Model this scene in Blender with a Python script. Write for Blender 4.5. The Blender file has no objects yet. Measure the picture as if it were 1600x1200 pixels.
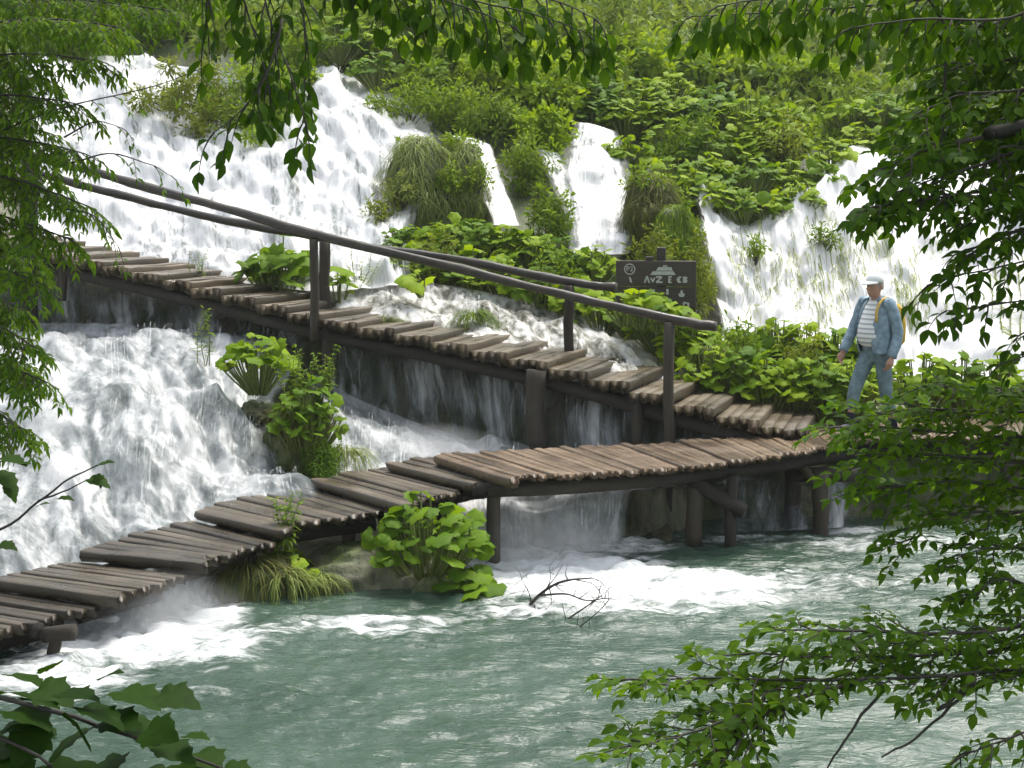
import bpy, bmesh, math, random
import numpy as np
from mathutils import Matrix, Vector
random.seed(7)
RNG = np.random.default_rng(11)
SC = bpy.context.scene
COL = SC.collection
R = math.radians

# ------------------------------------------------------------------ camera, sky, sun, exposure
FPX, HZ, ZC = 2200.0, 320.0, 3.24            # focal length and horizon row (1600x1200 frame), eye height above the pool
cam_d = bpy.data.cameras.new('camera'); cam = bpy.data.objects.new('camera', cam_d); COL.objects.link(cam)
cam.location = (0, 0, ZC); cam.rotation_euler = (R(90), 0, 0)
cam_d.sensor_width = 36.0; cam_d.lens = 36.0 * FPX / 1600.0
cam_d.shift_y = (HZ - 600.0) / 1600.0
cam_d.clip_start = 0.1; cam_d.clip_end = 400
SC.camera = cam
SUN_EL, SUN_AZ = 64.0, 35.0                  # azimuth measured from +Y (into the picture) towards +X
w = bpy.data.worlds.new('World'); SC.world = w; w.use_nodes = True
nt = w.node_tree; nt.nodes.clear()
sky = nt.nodes.new('ShaderNodeTexSky'); sky.sky_type = 'NISHITA'; sky.sun_disc = False
sky.sun_elevation = R(SUN_EL); sky.sun_rotation = R(SUN_AZ); sky.dust_density = 3.0; sky.ozone_density = 0.6; sky.air_density = 1.0
bg = nt.nodes.new('ShaderNodeBackground'); bg.inputs['Strength'].default_value = 0.15
wo = nt.nodes.new('ShaderNodeOutputWorld')
hs = nt.nodes.new('ShaderNodeHueSaturation'); hs.inputs['Saturation'].default_value = 0.4; nt.links.new(sky.outputs[0], hs.inputs['Color']); nt.links.new(hs.outputs[0], bg.inputs[0]); nt.links.new(bg.outputs[0], wo.inputs[0])
sun_d = bpy.data.lights.new('sun', 'SUN'); sun_d.energy = 2.1; sun_d.angle = R(26); sun_d.color = (1.0, 0.955, 0.88)
sun = bpy.data.objects.new('sun', sun_d); COL.objects.link(sun)
_sd = Vector((math.sin(R(SUN_AZ)) * math.cos(R(SUN_EL)), math.cos(R(SUN_AZ)) * math.cos(R(SUN_EL)), math.sin(R(SUN_EL))))
sun.rotation_euler = _sd.to_track_quat('Z', 'Y').to_euler(); sun.location = (0, 20, 30)
vs = SC.view_settings
vs.view_transform = 'Standard'; vs.look = 'None'; vs.gamma = 1.0; vs.use_curve_mapping = False; vs.exposure = 1.1
SC.render.engine = 'CYCLES'
SC.cycles.max_bounces = 7; SC.cycles.diffuse_bounces = 3; SC.cycles.glossy_bounces = 2
SC.cycles.transmission_bounces = 4; SC.cycles.transparent_max_bounces = 10
SC.cycles.caustics_reflective = False; SC.cycles.caustics_refractive = False
SC.cycles.use_denoising = True

# ------------------------------------------------------------------ helpers
def W(px, py, D):
    return Vector(((px - 800.0) * D / FPX, D, ZC - (py - HZ) * D / FPX))
def WZ(px, py, z):
    return W(px, py, (ZC - z) * FPX / (py - HZ))
def proj(P):
    P = np.asarray(P, float)
    return 800 + FPX * P[..., 0] / P[..., 1], HZ + FPX * (ZC - P[..., 2]) / P[..., 1]

def _h(ix, iy, iz, seed):
    n = (ix.astype(np.int64) * 374761393 + iy.astype(np.int64) * 668265263 + iz.astype(np.int64) * 2147483647 + seed * 1274126177) & 0xffffffff
    n = ((n ^ (n >> 13)) * 1274126177) & 0xffffffff
    n = ((n ^ (n >> 16)) * 2246822519) & 0xffffffff
    return ((n ^ (n >> 15)) & 0xffff) / 65535.0
def vn(x, y, z=0.0, seed=0):
    x, y, z = np.broadcast_arrays(np.asarray(x, float), np.asarray(y, float), np.asarray(z, float))
    ix, iy, iz = np.floor(x), np.floor(y), np.floor(z)
    fx, fy, fz = x - ix, y - iy, z - iz
    fx = fx * fx * (3 - 2 * fx); fy = fy * fy * (3 - 2 * fy); fz = fz * fz * (3 - 2 * fz)
    out = 0
    for a in (0, 1):
        for b in (0, 1):
            for c in (0, 1):
                out = out + _h(ix + a, iy + b, iz + c, seed) * (fx if a else 1 - fx) * (fy if b else 1 - fy) * (fz if c else 1 - fz)
    return out
def fbm(x, y, z=0.0, seed=0, octv=4, gain=0.5):
    s, a, f, t = 0, 1.0, 1.0, 0
    for o in range(octv):
        s = s + a * vn(np.asarray(x) * f, np.asarray(y) * f, np.asarray(z) * f, seed + o * 17); t += a
        a *= gain; f *= 2.03
    return s / t

def mesh_np(name, V, F, mat=None, smooth=False, uv=None, attrs=None):
    """V (n,3), F (m,k) one polygon size, or list of such arrays"""
    V = np.asarray(V, np.float32)
    Fs = F if isinstance(F, list) else [F]
    Fs = [np.asarray(f, np.int32) for f in Fs if len(f)]
    me = bpy.data.meshes.new(name)
    me.vertices.add(len(V)); me.vertices.foreach_set('co', V.ravel())
    nl = sum(f.size for f in Fs); npoly = sum(len(f) for f in Fs)
    li = np.concatenate([f.ravel() for f in Fs]); tot = np.concatenate([np.full(len(f), f.shape[1], np.int32) for f in Fs])
    st = np.concatenate([[0], np.cumsum(tot)[:-1]]).astype(np.int32)
    me.loops.add(nl); me.loops.foreach_set('vertex_index', li)
    me.polygons.add(npoly); me.polygons.foreach_set('loop_start', st); me.polygons.foreach_set('loop_total', tot)
    if smooth: me.polygons.foreach_set('use_smooth', np.ones(npoly, bool))
    if uv is not None:
        l = me.uv_layers.new(name='UVMap'); l.data.foreach_set('uv', np.asarray(uv, np.float32)[li].ravel())
    for k, a in (attrs or {}).items():
        at = me.attributes.new(k, 'FLOAT', 'POINT'); at.data.foreach_set('value', np.asarray(a, np.float32).ravel())
    me.update(calc_edges=True)
    if mat: me.materials.append(mat)
    return me
def link(name, me, parent=None, loc=None):
    o = bpy.data.objects.new(name, me); COL.objects.link(o)
    if parent is not None: o.parent = parent
    if loc is not None: o.location = loc
    return o
def tag(o, label=None, cat=None, group=None, kind=None):
    if label: o['label'] = label
    if cat: o['category'] = cat
    if group: o['group'] = group
    if kind: o['kind'] = kind
    return o
def thing(name, loc, label, cat, group=None, kind=None, rz=0.0):
    o = bpy.data.objects.new(name, None); COL.objects.link(o); o.location = loc; o.rotation_euler.z = rz
    o.empty_display_size = 0.1
    return tag(o, label, cat, group, kind)
def child(name, me, root):
    """mesh given in world coordinates -> child of an unrotated empty"""
    o = bpy.data.objects.new(name, me); COL.objects.link(o); o.parent = root
    o.location = -Vector(root.location)
    return o
def cr(P, n):
    """Catmull-Rom along axis 0 to n samples"""
    P = np.asarray(P, float); m = len(P)
    if m == 2:
        t = np.linspace(0, 1, n).reshape((-1,) + (1,) * (P.ndim - 1)); return P[0] * (1 - t) + P[1] * t
    Q = np.concatenate([[2 * P[0] - P[1]], P, [2 * P[-1] - P[-2]]])
    t = np.linspace(0, m - 1 - 1e-9, n); i = t.astype(int); f = (t - i).reshape((-1,) + (1,) * (P.ndim - 1))
    a, b, c, d = Q[i], Q[i + 1], Q[i + 2], Q[i + 3]
    return 0.5 * (2 * b + (c - a) * f + (2 * a - 5 * b + 4 * c - d) * f ** 2 + (3 * b - a - 3 * c + d) * f ** 3)
def grid_faces(nv, nu, off=0, closed=False):
    i, j = np.meshgrid(np.arange(nv - 1), np.arange(nu if closed else nu - 1), indexing='ij')
    j2 = (j + 1) % nu
    return (np.stack([i * nu + j, i * nu + j2, (i + 1) * nu + j2, (i + 1) * nu + j], -1).reshape(-1, 4) + off)
def tube(P, rad, sides=8, cap=True, wob=0.0, seed=0, flat=None):
    """tube along points P with radii; returns V, [quads, caps]"""
    P = np.asarray(P, float); n = len(P); rad = np.broadcast_to(np.asarray(rad, float), (n,))
    T = np.gradient(P, axis=0); T /= np.linalg.norm(T, axis=1, keepdims=True) + 1e-9
    up = np.array([0, 0, 1.0]) if abs(T[:, 2]).mean() < 0.8 else np.array([0, 1.0, 0])
    A = np.cross(T, up); A /= np.linalg.norm(A, axis=1, keepdims=True) + 1e-9
    B = np.cross(A, T)
    th = np.linspace(0, 2 * np.pi, sides, endpoint=False)
    r = rad[:, None] * np.ones((n, sides))
    if wob:
        r = r * (1 + wob * (2 * vn(np.cos(th)[None] * 1.5 + 5, np.sin(th)[None] * 1.5 + 5, np.linspace(0, n * 0.7, n)[:, None], seed) - 1))
    V = P[:, None] + r[..., None] * (np.cos(th)[None, :, None] * A[:, None] + np.sin(th)[None, :, None] * B[:, None] * (1 if flat is None else flat))
    V = V.reshape(-1, 3); F = [grid_faces(n, sides, 0, True)]
    if cap:
        F.append(np.arange(sides)[None, ::-1]); F.append((np.arange(sides) + (n - 1) * sides)[None])
    return V, F
class MB:
    """collects pieces into one mesh"""
    def __init__(s): s.V = []; s.F = {}; s.n = 0
    def add(s, V, F):
        for f in (F if isinstance(F, list) else [F]):
            f = np.asarray(f)
            if len(f): s.F.setdefault(f.shape[1], []).append(f + s.n)
        s.V.append(np.asarray(V, float)); s.n += len(V); return s
    def tube(s, *a, **k): return s.add(*tube(*a, **k))
    def mesh(s, name, mat, smooth=True):
        return mesh_np(name, np.concatenate(s.V), [np.concatenate(f) for f in s.F.values()], mat, smooth)
    def empty(s): return s.n == 0

# ------------------------------------------------------------------ materials
def mat(name):
    m = bpy.data.materials.new(name); m.use_nodes = True
    n = m.node_tree; n.nodes.clear()
    out = n.nodes.new('ShaderNodeOutputMaterial')
    return m, n, out
def N(n, t, **k):
    nd = n.nodes.new(t)
    for a, v in k.items():
        if a.startswith('i_'):
            key = a[2:]; key = int(key) if key.isdigit() else key.replace('_', ' ')
            nd.inputs[key].default_value = v
        else: setattr(nd, a, v)
    return nd
def L(n, a, b): n.links.new(a, b)
def ramp(n, fac, stops):
    r = n.nodes.new('ShaderNodeValToRGB'); e = r.color_ramp.elements
    while len(e) < len(stops): e.new(0.5)
    for q, (p, c) in zip(e, stops): q.position = p; q.color = (c[0], c[1], c[2], 1) if not np.isscalar(c) else (c, c, c, 1)
    L(n, fac, r.inputs[0]); return r
def math_n(n, op, a, b=None, clamp=False):
    m = n.nodes.new('ShaderNodeMath'); m.operation = op; m.use_clamp = clamp
    for i, v in enumerate((a, b)):
        if v is None: continue
        if hasattr(v, 'links'): L(n, v, m.inputs[i])
        else: m.inputs[i].default_value = v
    return m.outputs[0]

def leaf_mat(name, dark, light, trans=0.4, rough=0.55, spec=0.10, per='object'):
    m, n, out = mat(name)
    if per == 'object': rnd = N(n, 'ShaderNodeObjectInfo').outputs['Random']
    else: rnd = N(n, 'ShaderNodeNewGeometry').outputs['Random Per Island']
    tc = N(n, 'ShaderNodeTexCoord'); geo = N(n, 'ShaderNodeNewGeometry')
    nz = N(n, 'ShaderNodeTexNoise', i_Scale=0.9, i_Detail=2.0); L(n, geo.outputs['Position'], nz.inputs['Vector'])
    f = math_n(n, 'ADD', math_n(n, 'MULTIPLY', rnd, 0.65), math_n(n, 'MULTIPLY', math_n(n, 'SUBTRACT', nz.outputs[0], 0.3), 0.9), True)
    c = ramp(n, f, [(0.0, dark), (0.55, [(a + b) / 2 for a, b in zip(dark, light)]), (1.0, light)])
    nf = N(n, 'ShaderNodeTexNoise', i_Scale=60.0, i_Detail=3.0); L(n, geo.outputs['Position'], nf.inputs['Vector'])
    mx = N(n, 'ShaderNodeMix', data_type='RGBA', blend_type='MULTIPLY'); mx.inputs[0].default_value = 0.5
    L(n, c.outputs[0], mx.inputs[6]); L(n, ramp(n, nf.outputs[0], [(0.3, 0.55), (0.7, 1.0)]).outputs[0], mx.inputs[7])
    p = N(n, 'ShaderNodeBsdfPrincipled', i_Roughness=rough); p.inputs['Specular IOR Level'].default_value = spec
    L(n, mx.outputs[2], p.inputs['Base Color'])
    t = N(n, 'ShaderNodeBsdfTranslucent')
    mt = N(n, 'ShaderNodeMix', data_type='RGBA', blend_type='MULTIPLY'); mt.inputs[0].default_value = 1.0
    L(n, mx.outputs[2], mt.inputs[6]); mt.inputs[7].default_value = (1.25, 1.15, 0.45, 1); L(n, mt.outputs[2], t.inputs[0])
    s = N(n, 'ShaderNodeMixShader'); s.inputs[0].default_value = trans
    L(n, p.outputs[0], s.inputs[1]); L(n, t.outputs[0], s.inputs[2]); L(n, s.outputs[0], out.inputs[0])
    return m

def wood_mat(name, dark, light, rough=(0.35, 0.65), axis=1, moss=0.25, gs=1.0):
    m, n, out = mat(name)
    tc = N(n, 'ShaderNodeTexCoord'); oi = N(n, 'ShaderNodeObjectInfo'); geo = N(n, 'ShaderNodeNewGeometry')
    add = N(n, 'ShaderNodeVectorMath', operation='ADD'); L(n, tc.outputs['Object'], add.inputs[0])
    sc = N(n, 'ShaderNodeVectorMath', operation='SCALE'); L(n, oi.outputs['Location'], sc.inputs[0]); sc.inputs['Scale'].default_value = 3.1
    L(n, sc.outputs[0], add.inputs[1])
    mp = N(n, 'ShaderNodeMapping'); L(n, add.outputs[0], mp.inputs[0])
    s = [26.0 * gs] * 3; s[axis] = 2.2 * gs; mp.inputs['Scale'].default_value = s
    g = N(n, 'ShaderNodeTexNoise', i_Scale=1.0, i_Detail=5.0, i_Roughness=0.65, i_Distortion=0.5); L(n, mp.outputs[0], g.inputs['Vector'])
    b = N(n, 'ShaderNodeTexNoise', i_Scale=2.3, i_Detail=4.0); L(n, geo.outputs['Position'], b.inputs['Vector'])
    f = math_n(n, 'ADD', math_n(n, 'MULTIPLY', g.outputs[0], 0.55), math_n(n, 'ADD', math_n(n, 'MULTIPLY', b.outputs[0], 0.35), math_n(n, 'MULTIPLY', oi.outputs['Random'], 0.28)))
    c = ramp(n, f, [(0.32, dark), (0.85, light)])
    mo = N(n, 'ShaderNodeTexNoise', i_Scale=5.0, i_Detail=5.0, i_Roughness=0.7); L(n, geo.outputs['Position'], mo.inputs['Vector'])
    mr = ramp(n, mo.outputs[0], [(0.55, 0.0), (0.72, 1.0)])
    mx = N(n, 'ShaderNodeMix', data_type='RGBA'); L(n, math_n(n, 'MULTIPLY', mr.outputs[0], moss), mx.inputs[0])
    L(n, c.outputs[0], mx.inputs[6]); mx.inputs[7].default_value = (0.055, 0.07, 0.018, 1)
    p = N(n, 'ShaderNodeBsdfPrincipled'); L(n, mx.outputs[2], p.inputs['Base Color'])
    rr = N(n, 'ShaderNodeMapRange'); L(n, b.outputs[0], rr.inputs[0]); rr.inputs[1].default_value = 0.35; rr.inputs[2].default_value = 0.65
    rr.inputs[3].default_value = rough[0]; rr.inputs[4].default_value = rough[1]; L(n, rr.outputs[0], p.inputs['Roughness'])
    bp = N(n, 'ShaderNodeBump', i_Strength=0.5, i_Distance=0.012); L(n, g.outputs[0], bp.inputs['Height']); L(n, bp.outputs[0], p.inputs['Normal'])
    L(n, p.outputs[0], out.inputs[0]); return m

def rock_mat(name, scale=1.0, moss=0.5, grassy=False):
    m, n, out = mat(name)
    geo = N(n, 'ShaderNodeNewGeometry'); sep = N(n, 'ShaderNodeSeparateXYZ'); L(n, geo.outputs['Normal'], sep.inputs[0])
    a = N(n, 'ShaderNodeTexNoise', i_Scale=1.1 * scale, i_Detail=7.0, i_Roughness=0.65); L(n, geo.outputs['Position'], a.inputs['Vector'])
    mp = N(n, 'ShaderNodeMapping'); mp.inputs['Scale'].default_value = (9 * scale, 9 * scale, 2.0 * scale); L(n, geo.outputs['Position'], mp.inputs[0])
    b = N(n, 'ShaderNodeTexNoise', i_Scale=1.0, i_Detail=6.0, i_Roughness=0.7); L(n, mp.outputs[0], b.inputs['Vector'])
    c = ramp(n, b.outputs[0], [(0.3, (0.05, 0.042, 0.028)), (0.55, (0.19, 0.165, 0.115)), (0.8, (0.36, 0.32, 0.24))])
    g = ramp(n, b.outputs[0], [(0.3, (0.02, 0.03, 0.008)), (0.6, (0.075, 0.105, 0.022)), (0.85, (0.17, 0.20, 0.05))])
    f = math_n(n, 'ADD', math_n(n, 'MULTIPLY', math_n(n, 'SUBTRACT', a.outputs[0], 0.5), 4.0), moss, True)
    mx = N(n, 'ShaderNodeMix', data_type='RGBA'); L(n, f, mx.inputs[0]); L(n, c.outputs[0], mx.inputs[6]); L(n, g.outputs[0], mx.inputs[7])
    if grassy:
        ga = N(n, 'ShaderNodeAttribute'); ga.attribute_name = 'grassy'
        gg = ramp(n, b.outputs[0], [(0.3, (0.02, 0.04, 0.008)), (0.6, (0.06, 0.095, 0.02)), (0.85, (0.11, 0.15, 0.04))])
        mg = N(n, 'ShaderNodeMix', data_type='RGBA'); L(n, ga.outputs['Fac'], mg.inputs[0]); L(n, mx.outputs[2], mg.inputs[6]); L(n, gg.outputs[0], mg.inputs[7]); mx = mg
    p = N(n, 'ShaderNodeBsdfPrincipled', i_Roughness=0.55); L(n, mx.outputs[2], p.inputs['Base Color'])
    bp = N(n, 'ShaderNodeBump', i_Strength=0.8, i_Distance=0.05); L(n, b.outputs[0], bp.inputs['Height']); L(n, bp.outputs[0], p.inputs['Normal'])
    L(n, p.outputs[0], out.inputs[0]); return m

def water_mat(name, lo, hi, su=5.0, sv=0.9, thin=(0.42, 0.47, 0.47), amin=0.0, amax=1.0, seed=0.0, white=0.88, froth=3.0):
    m, n, out = mat(name)
    uv = N(n, 'ShaderNodeUVMap'); uv.uv_map = 'UVMap'
    def nz(a, b, det, dist, off):
        mp = N(n, 'ShaderNodeMapping'); mp.inputs['Scale'].default_value = (a, b, 1); mp.inputs['Location'].default_value = (off + seed, off * 1.7, 0)
        L(n, uv.outputs[0], mp.inputs[0])
        t = N(n, 'ShaderNodeTexNoise', i_Scale=1.0, i_Detail=det, i_Roughness=0.62, i_Distortion=dist); L(n, mp.outputs[0], t.inputs['Vector']); return t.outputs[0]
    n1 = nz(su, sv, 5.0, 0.7, 0.0); n2 = nz(su * 2.8, sv * froth, 4.0, 0.4, 9.0); n3 = nz(su * 0.22, sv * 0.5, 3.0, 0.5, 4.0)
    ed = N(n, 'ShaderNodeAttribute'); ed.attribute_name = 'edge'
    d = math_n(n, 'ADD', math_n(n, 'ADD', math_n(n, 'MULTIPLY', n1, 0.40), math_n(n, 'MULTIPLY', n2, 0.26)), math_n(n, 'MULTIPLY', n3, 0.34))
    d = math_n(n, 'SUBTRACT', d, math_n(n, 'MULTIPLY', math_n(n, 'SUBTRACT', 1.0, ed.outputs['Fac']), 0.30))
    mr = N(n, 'ShaderNodeMapRange', interpolation_type='SMOOTHSTEP'); L(n, d, mr.inputs[0]); mr.inputs[1].default_value = lo; mr.inputs[2].default_value = hi
    f = mr.outputs[0]
    c = ramp(n, f, [(0.0, thin), (0.6, [0.5 * (t + white) for t in thin]), (1.0, (white, white, white))])
    p = N(n, 'ShaderNodeBsdfPrincipled', i_Roughness=0.35); L(n, c.outputs[0], p.inputs['Base Color'])
    p.inputs['Specular IOR Level'].default_value = 0.35
    bp = N(n, 'ShaderNodeBump', i_Strength=0.4, i_Distance=0.05); L(n, d, bp.inputs['Height']); L(n, bp.outputs[0], p.inputs['Normal'])
    tl = N(n, 'ShaderNodeBsdfTranslucent'); L(n, c.outputs[0], tl.inputs[0])
    ms = N(n, 'ShaderNodeMixShader'); ms.inputs[0].default_value = 0.25; L(n, p.outputs[0], ms.inputs[1]); L(n, tl.outputs[0], ms.inputs[2])
    tr = N(n, 'ShaderNodeBsdfTransparent')
    am = N(n, 'ShaderNodeMapRange'); L(n, f, am.inputs[0]); am.inputs[1].default_value = 0.0; am.inputs[2].default_value = 0.65; am.inputs[3].default_value = amin; am.inputs[4].default_value = amax
    al = math_n(n, 'MULTIPLY', am.outputs[0], math_n(n, 'MULTIPLY', ed.outputs['Fac'], 4.0, True), True)
    s = N(n, 'ShaderNodeMixShader'); L(n, al, s.inputs[0]); L(n, tr.outputs[0], s.inputs[1]); L(n, ms.outputs[0], s.inputs[2]); L(n, s.outputs[0], out.inputs[0])
    return m

def plain(name, col, rough=0.6, spec=0.3, var=0.25, scale=30.0, bump=0.15):
    m, n, out = mat(name)
    tc = N(n, 'ShaderNodeTexCoord'); z = N(n, 'ShaderNodeTexNoise', i_Scale=scale, i_Detail=4.0); L(n, tc.outputs['Object'], z.inputs['Vector'])
    c = ramp(n, z.outputs[0], [(0.3, [v * (1 - var) for v in col]), (0.7, [min(1, v * (1 + var)) for v in col])])
    p = N(n, 'ShaderNodeBsdfPrincipled', i_Roughness=rough); p.inputs['Specular IOR Level'].default_value = spec; L(n, c.outputs[0], p.inputs['Base Color'])
    if bump:
        b = N(n, 'ShaderNodeBump', i_Strength=bump, i_Distance=0.01); L(n, z.outputs[0], b.inputs['Height']); L(n, b.outputs[0], p.inputs['Normal'])
    L(n, p.outputs[0], out.inputs[0]); return m

M = {}
M['plank'] = wood_mat('weathered_plank', (0.015, 0.012, 0.0085), (0.145, 0.116, 0.080), (0.2, 0.5), 1, 0.4)
M['wetsheenplank'] = wood_mat('wet_sheen_plank', (0.038, 0.027, 0.017), (0.28, 0.20, 0.13), (0.14, 0.36), 1, 0.15)  # wet boards; their reflected sheen is put into the lighter, warmer colour
M['tread'] = wood_mat('stair_log', (0.016, 0.0125, 0.008), (0.18, 0.14, 0.088), (0.22, 0.5), 1, 0.4)
M['log'] = wood_mat('dark_log', (0.008, 0.0065, 0.005), (0.038, 0.030, 0.021), (0.7, 0.95), 0, 0.4, 0.7)
M['post'] = wood_mat('post_log', (0.010, 0.008, 0.006), (0.070, 0.054, 0.036), (0.65, 0.9), 2, 0.4, 0.7)
M['rail'] = wood_mat('rail_log', (0.012, 0.010, 0.008), (0.085, 0.070, 0.052), (0.3, 0.6), 0, 0.25, 0.7)
M['bark'] = wood_mat('bark', (0.012, 0.010, 0.008), (0.06, 0.05, 0.038), (0.6, 0.85), 2, 0.4, 0.5)
M['rock'] = rock_mat('tufa_rock', 1.0, 0.55); M['ground'] = rock_mat('slope', 1.0, 0.75, True)
M['mossy'] = rock_mat('mossy_tufa', 1.6, 0.95)
M['petio'] = plain('petiole', (0.16, 0.20, 0.05), 0.5)
# ---- leaves: (joined, per-object) variants
def two(name, *a, **k):
    M[name] = leaf_mat(name, *a, per='object', **k); M[name + '_j'] = leaf_mat(name + '_joined', *a, per='island', **k)
two('butter', (0.12, 0.23, 0.006), (0.38, 0.52, 0.018), trans=0.42)
two('bigleaf', (0.065, 0.15, 0.008), (0.22, 0.36, 0.02), trans=0.42)
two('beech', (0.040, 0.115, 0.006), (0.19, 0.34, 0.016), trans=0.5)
two('shadedbeech', (0.026, 0.080, 0.005), (0.12, 0.24, 0.012), trans=0.45)  # darker copy of beech: shade put into the leaf colour
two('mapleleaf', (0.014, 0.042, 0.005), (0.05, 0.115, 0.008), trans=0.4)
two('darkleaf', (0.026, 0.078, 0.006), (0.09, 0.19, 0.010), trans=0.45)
two('willow', (0.05, 0.135, 0.010), (0.21, 0.36, 0.02), trans=0.48)
two('herb', (0.085, 0.17, 0.010), (0.29, 0.42, 0.03), trans=0.42)
two('yellow', (0.10, 0.15, 0.015), (0.30, 0.36, 0.05), trans=0.4)
two('far', (0.085, 0.15, 0.022), (0.28, 0.38, 0.06), trans=0.38)
two('grass', (0.10, 0.16, 0.025), (0.36, 0.42, 0.13), trans=0.35)
two('palegrass', (0.13, 0.19, 0.04), (0.40, 0.46, 0.17), trans=0.3)
two('redgrass', (0.06, 0.09, 0.02), (0.26, 0.24, 0.07), trans=0.3)
two('mossgreen', (0.06, 0.13, 0.01), (0.16, 0.28, 0.025), trans=0.3)
M['fall'] = water_mat('white_fall', 0.32, 0.56, 5.5, 0.9, thin=(0.40, 0.43, 0.42), amin=0.25, white=0.86, froth=6.0)
M['fall_moss'] = water_mat('mossy_fall', 0.29, 0.47, 5.5, 0.7, thin=(0.42, 0.45, 0.36), amin=0.05, seed=3.3, white=0.8)
M['cascade'] = water_mat('tumbling_water', 0.32, 0.66, 4.2, 1.6, thin=(0.24, 0.28, 0.29), amin=0.45, seed=7.1, white=0.80, froth=6.0)  # grey-blue shading put into the colour of the thinner foam
M['thin'] = water_mat('shade_dark_curtain', 0.43, 0.70, 3.0, 0.5, thin=(0.12, 0.145, 0.155), amin=0.05, amax=0.95, seed=1.7, white=0.75)  # thin sheet; shade under the stairs put into its dark colour
M['trickle'] = water_mat('trickle', 0.50, 0.70, 7.0, 0.5, thin=(0.4, 0.42, 0.38), amin=0.0, amax=.85, seed=2.2, white=.78)
M['rapids'] = water_mat('stony_rapids', 0.38, 0.62, 5.0, 2.6, thin=(0.24, 0.23, 0.17), amin=0.25, seed=5.2, white=0.8)

# ------------------------------------------------------------------ water sheets
CAP = []        # sample points of every sheet: the terrain is kept below them
CTRL = []       # control points for the terrain surface
def loft(rows, nv, nu):
    rows = [np.array([W(*p) for p in r]) for r in rows]
    k = max(len(r) for r in rows)
    rows = np.stack([cr(r, max(k, 6)) for r in rows])
    return cr(np.swapaxes(cr(np.swapaxes(rows, 0, 1), nu), 0, 1), nv)
GRASS = []
def water(name, label, rows, mt, res=0.06, amp=0.07, strands=0, edge=0.35, seed=1, slen=(0.25, 0.8), ctrl=True, su=2.4, sv=0.8, both_ends=False, grass=()):
    C = loft(rows, 12, 12)
    wu = np.linalg.norm(np.diff(C, axis=1), axis=2).sum(1).mean(); lv = np.linalg.norm(np.diff(C, axis=0), axis=2).sum(0).mean()
    nu, nv = int(max(8, wu / res)), int(max(8, lv / res))
    P = loft(rows, nv, nu)
    if ctrl: CTRL.extend(C[::3, ::3].reshape(-1, 3).tolist())
    CAP.append(P.reshape(-1, 3))
    du = np.gradient(P, axis=1); dv = np.gradient(P, axis=0)
    Nn = np.cross(dv, du); Nn /= np.linalg.norm(Nn, axis=2, keepdims=True) + 1e-9
    Nn *= np.sign((Nn * (np.array([0, 0, ZC + 2]) - P)).sum(2, keepdims=True))
    U = np.concatenate([np.zeros((nv, 1)), np.cumsum(np.linalg.norm(np.diff(P, axis=1), axis=2), 1)], 1)
    U = np.broadcast_to(U.mean(0), (nv, nu)); Vv = np.concatenate([np.zeros((1, nu)), np.cumsum(np.linalg.norm(np.diff(P, axis=0), axis=2), 0)], 0)
    h = (fbm(U * su, Vv * sv, 0, seed, 3) - 0.5) * 2 + 0.25 * (fbm(U * su * 4, Vv * sv * 3, 0, seed + 5, 3) - 0.5) * 2
    h = h + .35 * (fbm(U * 6, Vv * 4.5, 0, seed + 31, 3) - .5) * 2 + 1.3 * (np.abs(2 * fbm(U * .9 + 3, Vv * .8, 0, seed + 21, 3) - 1) * 2 - .5)
    h = h * np.clip(np.minimum(Vv, Vv[-1:] - Vv) / .25, .12, 1)
    e = np.minimum(U, U[:, -1:] - U) / edge
    if both_ends: e = np.minimum(e, np.minimum(Vv, Vv[-1:] - Vv) / edge)
    e = np.clip(e + (fbm(U * 2.5, Vv * 2.5, 0, seed + 9, 3) - 0.5) * 0.9, 0, 1)
    Pd = P + Nn * (h * amp)[..., None]
    uv = np.stack([U, Vv], -1).reshape(-1, 2)
    o = link(name, mesh_np(name, Pd.reshape(-1, 3), grid_faces(nv, nu), mt, True, uv, {'edge': e.ravel()}))
    tag(o, label, 'waterfall', kind='structure')
    for gx_, gy_, grx, gry, gn, gl in grass:
        GRASS.append((Pd, Nn, du, nu, nv, lv, gx_, gy_, grx, gry, gn, gl))
    if strands:
        r = np.random.default_rng(seed + 50); mb = MB(); Vs, Us, Es, Fs = [], [], [], []; k = 7; base = 0
        for _ in range(int(strands * 0.7)):
            u = r.uniform(0.02, 0.98) * (nu - 1); ln = r.uniform(*slen) / lv * (nv - 1); v0 = r.uniform(0, max(1, nv - 2 - ln))
            vv = np.clip(v0 + np.linspace(0, ln, k), 0, nv - 1.001); uu = np.clip(u + np.cumsum(r.normal(0, 0.25, k)), 0, nu - 1.001)
            i, j = vv.astype(int), uu.astype(int)
            if e[i, j].mean() < 0.5 or h[i, j].mean() < r.uniform(-0.5, 0.35): continue
            c = Pd[i, j] + Nn[i, j] * (0.015 + 0.09 * r.random() ** 2 * np.sin(np.linspace(0.15, np.pi - 0.1, k)))[:, None]
            wv = (du[i, j] / (np.linalg.norm(du[i, j], axis=1, keepdims=True) + 1e-9)) * (np.sin(np.linspace(0.25, np.pi - 0.25, k)) * r.uniform(0.003, 0.011))[:, None]
            Vs += [c - wv, c + wv]; a = np.arange(k - 1)
            Fs.append(np.stack([a, a + 1, a + 1 + k, a + k], -1) + base); base += 2 * k
        if Vs:
            s = link('water_strands', mesh_np('water_strands', np.concatenate(Vs), np.concatenate(Fs), M['strand'], True), o); s['kind'] = 'stuff'
    return o
m, n, out = mat('water_strand')
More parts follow.
